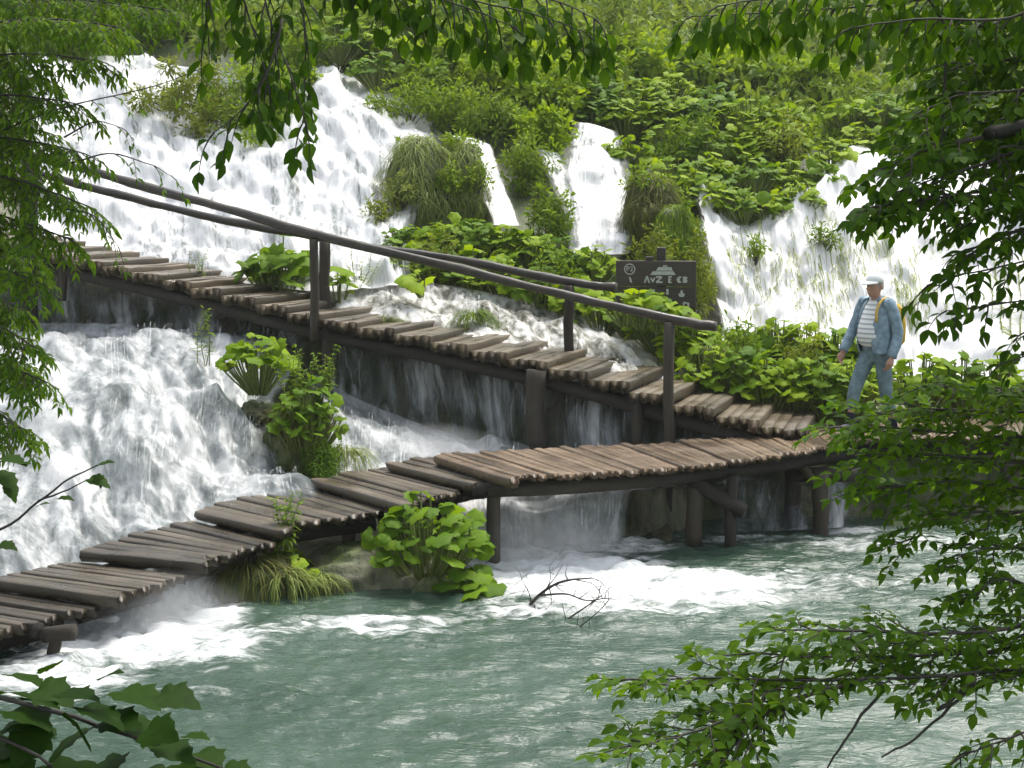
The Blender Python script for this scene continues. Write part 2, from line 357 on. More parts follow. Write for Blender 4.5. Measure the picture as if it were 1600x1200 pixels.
p = N(n, 'ShaderNodeBsdfPrincipled', i_Roughness=0.4); p.inputs['Base Color'].default_value = (0.88, 0.9, 0.9, 1)
t_ = N(n, 'ShaderNodeBsdfTransparent'); s_ = N(n, 'ShaderNodeMixShader'); s_.inputs[0].default_value = 0.15
L(n, t_.outputs[0], s_.inputs[1]); L(n, p.outputs[0], s_.inputs[2]); L(n, s_.outputs[0], out.inputs[0]); M['strand'] = m

water('waterfall', 'broad white waterfall pouring down behind the upper handrail', [
    [(20, 92, 27.5), (180, 88, 27.5), (340, 110, 26.5), (500, 108, 25.5), (600, 140, 25), (700, 195, 24.3)],
    [(30, 118, 25.5), (180, 112, 25.6), (340, 160, 24.6), (500, 135, 24), (600, 172, 23.4), (700, 225, 22.6)],
    [(30, 225, 23.0), (190, 228, 23.0), (350, 250, 22.2), (510, 228, 22), (600, 250, 21.5), (685, 280, 21)],
    [(30, 318, 21.0), (190, 328, 21.0), (350, 332, 20.5), (500, 318, 20.3), (590, 330, 19.9), (650, 345, 19.6)],
    [(30, 385, 19.8), (190, 390, 19.6), (350, 392, 19.0), (500, 392, 18.6), (580, 400, 18.5), (640, 405, 18.4)],
    [(0, 420, 18.9), (190, 428, 18.7), (350, 440, 18.0), (500, 455, 17.5), (580, 450, 17.6), (650, 445, 17.7)]],
    M['fall'], 0.06, 0.16, 3600, 0.3, 3)
water('waterfall', 'white waterfall streaked with moss behind the walking man', [
    [(1075, 280, 22.0), (1165, 325, 21.3), (1250, 295, 22), (1330, 228, 23), (1450, 250, 22.6), (1960, 262, 22.6)],
    [(1080, 318, 20.9), (1165, 350, 20.5), (1250, 330, 20.9), (1330, 275, 21.8), (1450, 295, 21.5), (1960, 300, 21.5)],
    [(1095, 410, 19.6), (1185, 425, 19.4), (1280, 420, 19.4), (1380, 410, 19.5), (1500, 420, 19.4), (1980, 420, 19.4)],
    [(1110, 500, 18.5), (1200, 510, 18.4), (1300, 520, 18.4), (1400, 520, 18.4), (1500, 520, 18.4), (2000, 520, 18.4)],
    [(1110, 570, 17.4), (1200, 575, 17.4), (1300, 585, 17.4), (1400, 590, 17.3), (1500, 600, 17.2), (2020, 610, 17.2)]],
    M['fall_moss'], 0.06, 0.19, 2200, 0.25, 8, sv=0.6, grass=[
    (1180, 415, 45, 75, 120, 'thin wet grass combed down the right falls above the thicket'), (1280, 415, 50, 100, 170, 'streaky olive grass in the right falls left of the man'), (1350, 400, 40, 80, 80, 'wet grass streaks in the right falls above the man'),
    (1460, 440, 70, 70, 130, 'sparse grass streaks in the right falls right of the man'), (1590, 460, 40, 70, 160, 'pale grass streaks at the right edge of the right falls')])
water('waterfall', 'narrow thin fall between two grassy domes left of centre', [
    [(705, 212, 22.4), (740, 216, 22.5), (772, 228, 22.5)], [(725, 245, 21.7), (755, 250, 21.7), (788, 262, 21.7)],
    [(748, 300, 21), (775, 300, 21), (802, 306, 21)], [(768, 352, 20.3), (790, 352, 20.3), (815, 352, 20.3)]],
    M['fall_moss'], 0.05, 0.05, 150, 0.12, 12)
water('waterfall', 'white chute dropping between bushes behind the rail end', [
    [(898, 190, 23.4), (930, 195, 23.4), (965, 206, 23.4)], [(880, 245, 22.2), (930, 250, 22.2), (985, 258, 22.2)],
    [(880, 310, 21.2), (935, 312, 21.2), (995, 315, 21.2)], [(890, 395, 20), (940, 398, 20), (985, 398, 20)]],
    M['fall'], 0.05, 0.07, 400, 0.15, 15)
water('waterfall', 'slanting side trickle joining the white chute', [
    [(838, 232, 22.4), (858, 236, 22.4), (880, 240, 22.4)], [(850, 270, 21.8), (878, 276, 21.8), (905, 280, 21.8)],
    [(880, 330, 21), (905, 336, 21), (930, 330, 21)], [(895, 395, 20.2), (920, 398, 20.2), (945, 398, 20.2)]],
    M['fall'], 0.05, 0.05, 120, 0.12, 19)
water('stream', 'shallow rapids rushing over pale stones behind the stairway', [
    [(500, 436, 18.2), (620, 440, 18.2), (740, 452, 18.2), (860, 480, 18), (980, 520, 17.5), (1110, 585, 16.8)],
    [(500, 462, 17.4), (620, 472, 17.4), (740, 486, 17.3), (870, 515, 17), (990, 555, 16.5), (1120, 612, 15.9)],
    [(505, 508, 16.75), (625, 528, 16.5), (750, 556, 16.2), (880, 588, 15.8), (1000, 620, 15.4), (1140, 655, 15.1)]],
    M['rapids'], 0.05, 0.10, 500, 0.2, 23, (0.15, 0.4), su=3.0, sv=2.5)
water('waterfall', 'thin shade-dark curtain of water falling beneath the stairway', [
    [(505, 508, 16.75), (625, 528, 16.5), (750, 556, 16.2), (880, 588, 15.8), (1000, 620, 15.4), (1150, 655, 15.1)],
    [(500, 530, 16.6), (620, 555, 16.35), (750, 585, 16.05), (880, 610, 15.65), (1000, 636, 15.25), (1150, 668, 15.0)],
    [(498, 575, 16.4), (625, 620, 16.1), (755, 650, 15.8), (880, 665, 15.4), (1000, 672, 15.1), (1150, 682, 14.95)],
    [(490, 610, 16.0), (630, 668, 15.6), (760, 704, 15.3), (880, 716, 15.1), (1000, 712, 14.95), (1150, 698, 14.85)]],
    M['thin'], 0.05, 0.12, 120, 0.15, 27)
water('waterfall', 'low grey fall under the upper end of the stairway', [
    [(-40, 418, 19.0), (80, 428, 18.8), (200, 444, 18.4), (340, 468, 17.8), (510, 506, 17)],
    [(-40, 450, 18.6), (80, 456, 18.4), (200, 468, 18.0), (340, 488, 17.4), (500, 520, 16.8)],
    [(-40, 512, 18.0), (80, 516, 17.7), (200, 520, 17.4), (340, 528, 16.9), (490, 545, 16.5)]],
    M['thin'], 0.05, 0.09, 60, 0.15, 31)
water('waterfall', 'large tumbling grey-white cascade left of the lower boardwalk', [
    [(-300, 500, 18.4), (60, 503, 18.1), (180, 508, 17.8), (300, 515, 17.3), (400, 530, 17.0), (470, 552, 16.8)],
    [(-300, 548, 16.6), (60, 540, 16.5), (180, 545, 16.3), (280, 556, 16), (370, 590, 15.6), (430, 640, 15.2)],
    [(-300, 620, 14.9), (60, 610, 14.9), (180, 612, 14.8), (280, 632, 14.6), (370, 665, 14.5), (430, 690, 14.4)],
    [(-300, 740, 13.6), (50, 735, 13.6), (160, 722, 13.7), (270, 715, 13.8), (370, 720, 13.8), (460, 730, 13.8)],
    [(-300, 860, 12.3), (40, 850, 12.4), (150, 818, 12.7), (260, 786, 13.0), (370, 766, 13.3), (490, 755, 13.5)],
    [(-300, 940, 11.5), (50, 915, 11.7), (160, 872, 12.1), (270, 830, 12.5), (380, 800, 12.9), (500, 785, 13.1)],
    [(-300, 1010, 10.3), (80, 1004, 10.4), (190, 965, 11.0), (300, 905, 11.9), (400, 860, 12.5), (520, 822, 13.0)]],
    M['cascade'], 0.05, 0.16, 2600, 0.3, 35, (0.12, 0.5), su=2.0, sv=1.3)
water('stream', 'foaming channel rushing left below the stairway posts', [
    [(475, 575, 16.8), (560, 622, 16.3), (660, 662, 16.0), (760, 692, 15.75), (900, 704, 15.5), (1180, 690, 15.3)],
    [(480, 650, 15.5), (560, 676, 15.3), (660, 695, 15.1), (760, 712, 14.9), (900, 720, 14.7), (1180, 706, 14.6)],
    [(485, 715, 14.5), (560, 728, 14.4), (650, 738, 14.3), (750, 740, 14.3), (900, 738, 14.3), (1180, 722, 14.3)],
    [(490, 770, 13.6), (570, 778, 13.5), (650, 782, 13.5), (750, 778, 13.6), (900, 770, 13.7), (1180, 752, 13.9)]],
    M['cascade'], 0.05, 0.11, 900, 0.2, 41, (0.12, 0.4), su=2.2, sv=2.0)
water('waterfall', 'misty fall dropping into the pool below the main deck', [
    [(690, 770, 13.7), (770, 766, 13.75), (850, 764, 13.75), (930, 762, 13.75), (1000, 760, 13.8)],
    [(690, 800, 13.4), (770, 792, 13.5), (850, 788, 13.5), (930, 782, 13.55), (985, 780, 13.6)],
    [(690, 840, 13.2), (770, 835, 13.3), (850, 830, 13.35), (930, 820, 13.4), (980, 815, 13.45)],
    [(680, 880, 12.9), (770, 882, 12.85), (850, 876, 12.9), (930, 862, 13.1), (980, 856, 13.2)]],
    M['cascade'], 0.04, 0.12, 700, 0.12, 45, (0.1, 0.35))
water('waterfall', 'short fall splashing into the pool under the lowest boardwalk steps', [
    [(60, 912, 11.0), (150, 905, 11.1), (230, 890, 11.3), (300, 872, 11.7), (350, 860, 12.0)],
    [(60, 945, 10.75), (150, 938, 10.85), (235, 918, 11.1), (305, 900, 11.5), (352, 884, 11.85)],
    [(60, 985, 10.5), (150, 975, 10.6), (240, 955, 10.95), (310, 930, 11.35), (354, 912, 11.75)],
    [(60, 1022, 10.15), (150, 1008, 10.35), (245, 982, 10.76), (315, 955, 11.22), (356, 935, 11.6)]],
    M['cascade'], 0.04, 0.07, 250, 0.15, 47, (0.1, 0.3))
water('waterfall', 'small fall between the slanting posts under the main deck', [
    [(1120, 752, 14.3), (1180, 750, 14.3), (1250, 746, 14.4), (1340, 744, 14.5)],
    [(1115, 778, 14.1), (1180, 774, 14.1), (1250, 772, 14.2), (1340, 770, 14.3)],
    [(1105, 832, 13.85), (1180, 830, 13.85), (1250, 828, 13.9), (1340, 822, 14.0)]],
    M['thin'], 0.04, 0.06, 30, 0.12, 49, (0.1, 0.3))
water('stream', 'clear trickles spilling over the tufa ledge into the pool', [
    [(430, 850, 12.6), (500, 855, 12.5), (570, 858, 12.45), (650, 858, 12.4)],
    [(440, 890, 12.1), (500, 893, 12.05), (570, 895, 12.0), (650, 893, 12.05)],
    [(450, 925, 11.85), (500, 930, 11.8), (570, 930, 11.8), (650, 925, 11.85)],
    [(460, 958, 11.7), (500, 965, 11.62), (570, 963, 11.65), (650, 955, 11.75)]],
    M['trickle'], 0.04, 0.05, 30, 0.15, 53, (0.1, 0.3), ctrl=False)

# ------------------------------------------------------------------ terrain below the water
for x in (-100, 250, 600, 950, 1250, 1650):
    for (y, D) in ((70, 29), (20, 34), (-120, 44), (-260, 60)):
        CTRL.append(list(W(x, y + (35 if x > 1000 else 0), D)))
for x in (-9, -5, 0, 5, 9):
    CTRL += [[x, 9.0, -0.9], [x, 7.0, -0.5], [x, 4.0, 0.7], [x, 0, 1.55], [x, -4, 1.7]]
for y in (11, 13, 16, 19, 23, 28): CTRL += [[-12, y, 0.6 + (y - 11) * 0.33], [13, y, 0.3 + (y - 11) * 0.31]]
CTRL += [list(W(x, y, D)) for x, y, D in ((680, 990, 11.6), (900, 990, 11.3), (1200, 930, 12.2), (1500, 880, 13), (1400, 700, 15.2), (1550, 690, 15.5),
         (1200, 660, 15.8), (1350, 650, 16.3), (700, 440, 18.8), (850, 455, 18.6), (820, 250, 22), (1000, 330, 21), (1020, 230, 23), (1150, 280, 22.6), (1250, 230, 23.2), (1000, 150, 26), (1200, 170, 26))]
C_ = np.array(CTRL); K = len(C_)
def U_(r2): return 0.5 * r2 * np.log(r2 + 1e-9)
A = np.zeros((K + 3, K + 3)); d2 = ((C_[:, None, :2] - C_[None, :, :2]) ** 2).sum(2)
A[:K, :K] = U_(d2) + np.eye(K) * 1.2; A[:K, K] = 1; A[:K, K + 1:] = C_[:, :2]; A[K, :K] = 1; A[K + 1:, :K] = C_[:, :2].T
TW = np.linalg.solve(A, np.concatenate([C_[:, 2], [0, 0, 0]]))
def tps(x, y):
    x, y = np.asarray(x, float), np.asarray(y, float); s = TW[K] + TW[K + 1] * x + TW[K + 2] * y
    for k in range(K): s = s + TW[k] * U_((x - C_[k, 0]) ** 2 + (y - C_[k, 1]) ** 2)
    return s
gx = np.arange(-26, 26.01, 0.16); gy = np.concatenate([np.arange(-4, 26, 0.12), np.arange(26, 66, 0.6)])
X, Y = np.meshgrid(gx, gy)
Zt = tps(X, Y) - 0.18 + (fbm(X * 1.1, Y * 1.1, 0, 77, 5) - 0.5) * 0.45
capg = np.full(X.shape, 1e9)
cp = np.concatenate(CAP)
ci = np.clip(np.round((cp[:, 0] + 26) / 0.16).astype(int), 0, len(gx) - 1); cj = np.clip(np.searchsorted(gy, cp[:, 1]), 0, len(gy) - 1)
np.minimum.at(capg, (cj, ci), cp[:, 2])
cg = capg.copy()
for a in range(-2, 3):
    for b in range(-3, 4): cg = np.minimum(cg, np.roll(np.roll(capg, a, 1), b, 0))
Zt = np.minimum(Zt, cg - 0.10)
# the pool basin
pool_edge = np.interp(gx, [-9, -5, -2.2, 0, 1.2, 2.2, 4, 8, 12], [10.2, 10.8, 11.7, 12.9, 13.2, 13.9, 14.2, 14.6, 14.6])
basin = np.clip((pool_edge[None] - Y) / 0.5, -1, 1) * np.clip((Y - 5.6) / 0.8, -1, 1)
Zt = np.where((Y < pool_edge[None]) & (Y > 5.0), np.minimum(Zt, -0.45 * np.clip((pool_edge[None] - Y) / 0.6, 0, 1) * np.clip((Y - 5.0) / 1.5, 0, 1) + 0.02), Zt)
def ground(x, y):
    i = min(max(int(round((x + 26) / 0.16)), 0), len(gx) - 1); j = min(max(int(np.searchsorted(gy, y)), 0), len(gy) - 1)
    return float(Zt[j, i])
tag(link('ground', mesh_np('ground', np.stack([X, Y, Zt], -1).reshape(-1, 3), grid_faces(len(gy), len(gx)), M['ground'], True, None, {'grassy': ((cg > 1e8) & (Y > 15.5) | (Y < 9)).astype(float).ravel()})), 'mossy tufa slope under the falls and plants', 'ground', kind='structure')

# ------------------------------------------------------------------ the pool
px_ = np.concatenate([np.arange(-9, -4.5, 0.12), np.arange(-4.5, 5.6, 0.032), np.arange(5.6, 12, 0.12)]); py_ = np.concatenate([np.arange(4.6, 8, 0.06), np.arange(8, 15.2, 0.032)])
PX, PY = np.meshgrid(px_, py_)
foam = np.zeros_like(PX)
def blob(px, py, rx, ry, a, z=0.0):
    c = WZ(px, py, z); rxm = rx * c.y / FPX; rym = abs(WZ(px, py - ry, z).y - WZ(px, py + ry, z).y) / 2
    d = np.sqrt(((PX - c.x) / rxm) ** 2 + ((PY - c.y) / rym) ** 2); global foam
    foam = np.maximum(foam, a * np.clip(1.45 - d * 0.9, 0, 1))
for b in ((900, 905, 170, 42, 1.0), (1050, 920, 220, 30, 0.85), (840, 880, 100, 26, 1.0), (980, 855, 90, 12, 0.8), (1010, 958, 170, 16, 0.5), (1250, 905, 130, 20, 0.45),
          (200, 1000, 150, 40, 1.0), (330, 1010, 110, 32, 0.75), (90, 1060, 130, 40, 0.8), (420, 990, 60, 16, 0.5), (590, 978, 140, 20, 0.62), (480, 985, 60, 10, 0.6), (700, 965, 80, 12, 0.45),
          (1200, 845, 200, 12, 0.45), (1400, 850, 180, 18, 0.5), (1480, 910, 180, 20, 0.35), (250, 1090, 160, 20, 0.35), (1330, 830, 60, 10, 0.6), (330, 962, 60, 22, 0.9), (900, 950, 180, 18, 0.7)): blob(*b)
foam = foam * 1.12
foam = foam + 0.03  # base level paints faint pale glints into the open water
chop = 0.5 + 1.3 * np.clip(foam, 0, 1)
wx = PX + .25 * fbm(PX * 1.3, PY * 1.3, 0, 241, 2); wy = PY + .3 * fbm(PX * 1.1, PY * 1.1, 0, 243, 2)
PZ = ((fbm(wx * 1.7, wy * 5.2, 0, 201, 4, 0.6) - 0.5) * 0.10 + (fbm(wx * 6, wy * 16, 0, 205, 3, 0.6) - 0.5) * 0.045) * chop
rdg = 1 - np.abs(2 * fbm(PX * 1.7, PY * 4.6, 0, 231, 4, .55) - 1) * 2.2; PZ += np.clip(rdg, -.5, 1) * 0.022
PZ += np.clip(foam - 0.55, 0, 1) * (fbm(PX * 5, PY * 6, 0, 209, 4, 0.6) - 0.35) * 0.16
m, n, out = mat('pool_water')
geo = N(n, 'ShaderNodeNewGeometry'); fa = N(n, 'ShaderNodeAttribute'); fa.attribute_name = 'foam'
mp = N(n, 'ShaderNodeMapping'); mp.inputs['Scale'].default_value = (3.2, 9.0, 1); L(n, geo.outputs['Position'], mp.inputs[0])
z1 = N(n, 'ShaderNodeTexNoise', i_Scale=1.0, i_Detail=8.0, i_Roughness=0.68, i_Distortion=0.9); L(n, mp.outputs[0], z1.inputs['Vector'])
fd = math_n(n, 'ADD', math_n(n, 'MULTIPLY', fa.outputs['Fac'], 0.52), math_n(n, 'SUBTRACT', z1.outputs[0], 0.5))
fr = N(n, 'ShaderNodeMapRange', interpolation_type='SMOOTHSTEP'); L(n, fd, fr.inputs[0]); fr.inputs[1].default_value = 0.20; fr.inputs[2].default_value = 0.60
z2 = N(n, 'ShaderNodeTexNoise', i_Scale=0.5, i_Detail=3.0); L(n, geo.outputs['Position'], z2.inputs['Vector'])
gc = ramp(n, z2.outputs[0], [(0.3, (0.026, 0.054, 0.034)), (0.7, (0.056, 0.094, 0.068))])
mxc = N(n, 'ShaderNodeMix', data_type='RGBA'); L(n, fr.outputs[0], mxc.inputs[0]); L(n, gc.outputs[0], mxc.inputs[6]); mxc.inputs[7].default_value = (0.74, 0.76, 0.76, 1)
p = N(n, 'ShaderNodeBsdfPrincipled'); p.inputs['IOR'].default_value = 1.33; p.inputs['Specular IOR Level'].default_value = 0.5
L(n, mxc.outputs[2], p.inputs['Base Color'])
rr = N(n, 'ShaderNodeMapRange'); L(n, fr.outputs[0], rr.inputs[0]); rr.inputs[3].default_value = 0.04; rr.inputs[4].default_value = 0.6; L(n, rr.outputs[0], p.inputs['Roughness'])
mp2 = N(n, 'ShaderNodeMapping'); mp2.inputs['Scale'].default_value = (8.0, 26.0, 1); L(n, geo.outputs['Position'], mp2.inputs[0])
z3 = N(n, 'ShaderNodeTexNoise', i_Scale=1.0, i_Detail=4.0, i_Roughness=0.6); L(n, mp2.outputs[0], z3.inputs['Vector'])
bp = N(n, 'ShaderNodeBump', i_Strength=0.55, i_Distance=0.035); L(n, z3.outputs[0], bp.inputs['Height']); L(n, bp.outputs[0], p.inputs['Normal'])
L(n, p.outputs[0], out.inputs[0]); M['pool'] = m
tag(link('water', mesh_np('water', np.stack([PX, PY, PZ], -1).reshape(-1, 3), grid_faces(len(py_), len(px_)), m, True, None, {'foam': foam.ravel()})),
    'choppy green pool with white foam below the boardwalk', 'water', kind='structure')

# ------------------------------------------------------------------ boardwalk
def plank_mesh(name, mt, seed, rnd=0.5, end=0.008):
    """unit plank along Y (0..1), width 1 (X), thickness 1 (Z 0..-1); flat-ish sawn half log"""
    r = np.random.default_rng(seed); ns = 6
    prof = np.array([(-0.5, -0.5), (-0.495, -0.10), (-0.44, 0.0), (0.0, 0.01), (0.44, 0.0), (0.495, -0.10), (0.5, -0.5), (0.3, -0.9), (0.0, -1.0), (-0.3, -0.9)])
    V = []
    for k in range(ns):
        y = k / (ns - 1); q = prof.copy()
        q[:, 0] *= 1 + r.normal(0, 0.03); q[:, 1] *= 1 + r.normal(0, 0.06); q[:, 0] += r.normal(0, 0.02); q[:, 1] += r.normal(0, 0.03)
        yy = np.full(len(q), y) + (r.normal(0, end, len(q)) if k in (0, ns - 1) else 0)
        V.append(np.stack([q[:, 0], yy, q[:, 1]], -1))
    V = np.concatenate(V); s = len(prof)
    return mesh_np(name, V, [grid_faces(ns, s, 0, True)[:, ::-1], np.arange(s)[None], (np.arange(s) + (ns - 1) * s)[None, ::-1]], mt, False)
PLK = [plank_mesh('plank_%d' % i, M['plank'], 100 + i) for i in range(8)]
WPL = [plank_mesh('wetsheenplank_%d' % i, M['wetsheenplank'], 150 + i) for i in range(8)]
TRD = [plank_mesh('tread_%d' % i, M['tread'], 200 + i) for i in range(8)]
def put_plank(name, root, meshes, a, b, wid, thick, rng, over=(0.0, 0.0)):
    """a = near end, b = far end, top at their z"""
    a, b = Vector(a), Vector(b); d = (b - a); ln = d.length; d.normalize()
    a = a - d * (over[0] + rng.uniform(-0.03, 0.05)); ln = (b - a).length + rng.uniform(-0.03, 0.06)
    x = d.cross(Vector((0, 0, 1))).normalized(); z = x.cross(d)
    rot = Matrix((x, d, z)).transposed().to_4x4() @ Matrix.Rotation(rng.normal(0, 0.025), 4, 'Y')
    o = bpy.data.objects.new(name, meshes[int(rng.integers(len(meshes)))]); COL.objects.link(o); o.parent = root
    o.matrix_local = Matrix.Translation(a - root.location + Vector((0, 0, rng.normal(0, 0.006)))) @ rot @ Matrix.Diagonal((wid, ln, thick, 1))
    return o
rb = np.random.default_rng(5)
bw = thing('boardwalk', (0, 12.6, 0.0), 'lower boardwalk of weathered brown planks curving in low steps over the pool', 'boardwalk')
SEC = [  # z, near-edge pixels, far-edge pixels, number of planks
    (0.28, [(-140, 1020), (0, 982), (154, 946)], [(-330, 978), (-170, 948), (-12, 922)], 15),
    (0.37, [(168, 931), (230, 914), (297, 897)], [(-14, 905), (55, 889), (124, 876)], 9),
    (0.46, [(301, 876), (360, 862), (432, 846)], [(121, 861), (210, 834), (308, 812)], 9),
    (0.555, [(424, 824), (500, 811), (622, 795)], [(305, 799), (390, 775), (488, 757)], 10),
    (0.65, [(626, 787), (680, 775), (742, 764)], [(485, 748), (540, 740), (608, 732)], 8),
    (0.745, [(738, 754), (765, 748), (792, 744)], [(603, 723), (640, 718), (682, 714)], 4),
    (0.86, [(788, 743), (960, 736), (1100, 724), (1240, 706), (1330, 690), (1420, 684), (1800, 676)], [(677, 710), (860, 700), (1020, 692), (1180, 680), (1290, 668), (1400, 660), (1800, 650)], 92)]
near_pts = []; far_pts = []
for z, ne, fe, k in SEC:
    def path(pp):
        P = np.array([WZ(x, y, z) for x, y in pp]); Q = cr(P, 60); s = np.concatenate([[0], np.cumsum(np.linalg.norm(np.diff(Q, axis=0), axis=1))]); return Q, s
    Qn, sn = path(ne); Qf, sf = path(fe)
    Pn = lambda t: Vector([np.interp(t * sn[-1], sn, Qn[:, i]) for i in range(3)])
    Pf = lambda t: Vector([np.interp(t * sf[-1], sf, Qf[:, i]) for i in range(3)])
    near_pts.append(Qn); far_pts.append(Qf)
    for i in range(k):
        t = (i + 0.5) / k; a, b = Pn(t), Pf(t); ax = (b - a).normalized()
        wv = (Pn((i + 1) / k) + Pf((i + 1) / k) - Pn(i / k) - Pf(i / k)) / 2
        wid = abs(wv.dot(ax.cross(Vector((0, 0, 1))))) * ((0.84 if z < .8 else .93) if i else 0.95)
        first = (i == 0 and z > 0.3)
        put_plank('plank', bw, PLK if z < .8 else WPL, a, b, wid + (0.025 if first else 0), (0.075 if z < .8 else .065) if not first else 0.095, rb, over=(0.05 if first else 0.0, 0))
for key, pts, off in (('near', near_pts, 0.27), ('far', far_pts, 0.25)):
    for Q, Q2, (z, *_r) in zip(pts, far_pts if key == 'near' else near_pts, SEC):
        inw = Q2 - Q; inw /= np.linalg.norm(inw, axis=1, keepdims=True)
        P = Q[::4] + inw[::4] * off; P[:, 2] -= 0.165
        V, F = tube(P, 0.075, 8, True, 0.15, int(z * 100))
        child('beam', mesh_np('beam', V, F, M['log'], True), bw)
def post(root, px, D, ytop, ybot, wpx, name='post', lean=0.0, mt='post', seed=0):
    a, b = W(px + lean, ytop, D), W(px, ybot, D); r = wpx * D / FPX / 2
    P = np.array([a + (b - a) * t for t in np.linspace(0, 1, 7)]); P[:, 0] += (vn(np.arange(7) * 0.6, 0.3, 0, seed) - 0.5) * r * 0.5
    V, F = tube(P, r * (1 + 0.1 * (vn(np.arange(7) * 0.9, 2.3, 0, seed + 1) - 0.3)), 10, True, 0.14, seed)
    return child(name, mesh_np(name, V, F, M[mt], True), root)
for i, (px, D, y0, y1, wp, ln) in enumerate([(771, 12.68, 762, 905, 21, 0), (85, 10.05, 985, 1050, 20, 0), (1085, 13.3, 748, 850, 27, 3), (1045, 13.9, 752, 850, 11, 0), (1138, 13.25, 742, 860, 19, 6),
                                             (1238, 14.2, 730, 830, 24, 0), (1282, 13.95, 738, 850, 25, 0), (690, 13.6, 760, 830, 20, 0), (545, 12.5, 800, 880, 20, 0), (420, 12.2, 850, 900, 18, 0), (1575, 14.6, 700, 810, 22, 0)]):
    post(bw, px, D, y0, y1, wp, 'post', ln, 'post', 300 + i)
def bar(root, p, q, r, name='crossbeam', mt='log', seed=0, sides=8):
    P = np.array([Vector(p) + (Vector(q) - Vector(p)) * t for t in np.linspace(0, 1, 5)])
    V, F = tube(P, r, sides, True, 0.15, seed); return child(name, mesh_np(name, V, F, M[mt], True), root)
bar(bw, W(738, 764, 12.66), W(800, 760, 12.62), 0.06, seed=1); bar(bw, W(771, 766, 12.66), W(700, 740, 13.9), 0.06, seed=2)
bar(bw, W(68, 992, 10.04), W(116, 988, 10.0), 0.06, seed=3); bar(bw, W(60, 985, 10.0), W(-120, 930, 11), 0.06, seed=13)
bar(bw, W(1082, 752, 13.28), W(1162, 800, 13.2), 0.075, 'brace', seed=4); bar(bw, W(1248, 726, 14.1), W(1276, 752, 13.9), 0.045, 'brace', 'plank', seed=5)
bar(bw, W(1240, 742, 14.15), W(1345, 742, 13.9), 0.075, seed=6); bar(bw, W(1060, 752, 13.25), W(1180, 740, 14.6), 0.06, seed=7)

# ------------------------------------------------------------------ upper stairway
st = thing('stairway', (-1.5, 16.0, 0.9), 'upper stairway of dark logs climbing left past the falls with a log handrail', 'stairway')
SP = np.array([(2.98, 14.25, 0.93), (2.0, 14.56, 1.13), (0.68, 15.08, 1.46), (-0.8, 15.66, 1.73), (-2.21, 16.2, 1.95), (-3.9, 16.98, 2.29), (-5.66, 17.8, 2.60), (-8.2, 18.95, 3.0)])
SQ = cr(SP, 300); ss = np.concatenate([[0], np.cumsum(np.linalg.norm(np.diff(SQ[:, :2], axis=0), axis=1))])
def spt(s): return Vector([np.interp(s, ss, SQ[:, i]) for i in range(3)])
def sax(s):
    d = spt(s + 0.2) - spt(s - 0.2) if s > 0.2 else spt(s + 0.4) - spt(s); d.z = 0; d.normalize(); return Vector((d.y, -d.x, 0)) * (1 if (Vector((d.y, -d.x, 0)).y > 0) else -1)
G, NPG = 0.46, 4; s0 = 0.0; gi = 0
rs = np.random.default_rng(9)
while s0 < ss[-1] - G:
    z = spt(s0 + G * 0.5).z
    for q in range(NPG):
        s = s0 + G * (q + 0.5) / NPG; a = spt(s); ax = sax(s0 + G * 0.5); a = Vector((a.x, a.y, z)); b = a + ax * (1.28 + .35 * max(0, 1 - s0 / 3.0))
        put_plank('tread', st, TRD, a, b, G / NPG * 0.98, 0.12 if q else 0.15, rs, over=(0.05 * rs.random(), 0))
    s0 += G; gi += 1
for off, nm in ((0.12, 0), (1.12, 1)):
    P = []
    for s in np.linspace(0.1, ss[-1] - 0.2, 26):
        p = spt(s) + sax(s) * off; P.append((p.x, p.y, p.z - 0.22))
    V, F = tube(P, 0.075, 8, True, 0.12, 70 + nm); child('stringer', mesh_np('stringer', V, F, M['log'], True), st)
def rail(name, pts, r, seed):
    P = cr(np.array([W(*p) for p in pts]), 90); P += (np.stack([fbm(np.arange(90) * 0.14, i + 0.5, 0, seed, 3) for i in range(3)], -1) - 0.5) * 0.045
    rr = r * (1 + 0.28 * (fbm(np.arange(90) * 0.3, 7.7, 0, seed + 3, 3) - 0.5) * 2)
    V, F = tube(P, rr, 10, True, 0.1, seed); child(name, mesh_np(name, V, F, M['rail'], True), st)
rail('handrail', [(-60, 215, 18.3), (60, 246, 17.9), (150, 270, 17.55), (330, 320, 16.85), (490, 367, 16.2), (700, 416, 15.6), (890, 462, 15.1), (1045, 498, 14.66), (1118, 511, 14.48)], 0.052, 501)
rail('handrail', [(-60, 248, 19.4), (60, 272, 19.0), (170, 300, 18.6), (330, 340, 17.95), (500, 372, 17.3), (700, 404, 16.8), (890, 441, 16.25), (962, 451, 16.05)], 0.052, 517)
for i, (px, D, y0, y1, wp, ln) in enumerate([(491, 16.16, 374, 532, 14, 0), (1046, 14.64, 503, 700, 17, 0), (507, 17.2, 376, 492, 17, 0), (889, 16.2, 446, 562, 15, 0), (47, 17.9, 250, 540, 28, 0),
                                             (838, 15.2, 578, 705, 30, 0), (994, 14.85, 618, 700, 18, 0), (512, 16.3, 505, 620, 18, 0), (97, 17.9, 405, 470, 13, 0)]):
    post(st, px, D, y0, y1, wp, 'post', ln, 'post' if i != 4 else 'log', 400 + i)

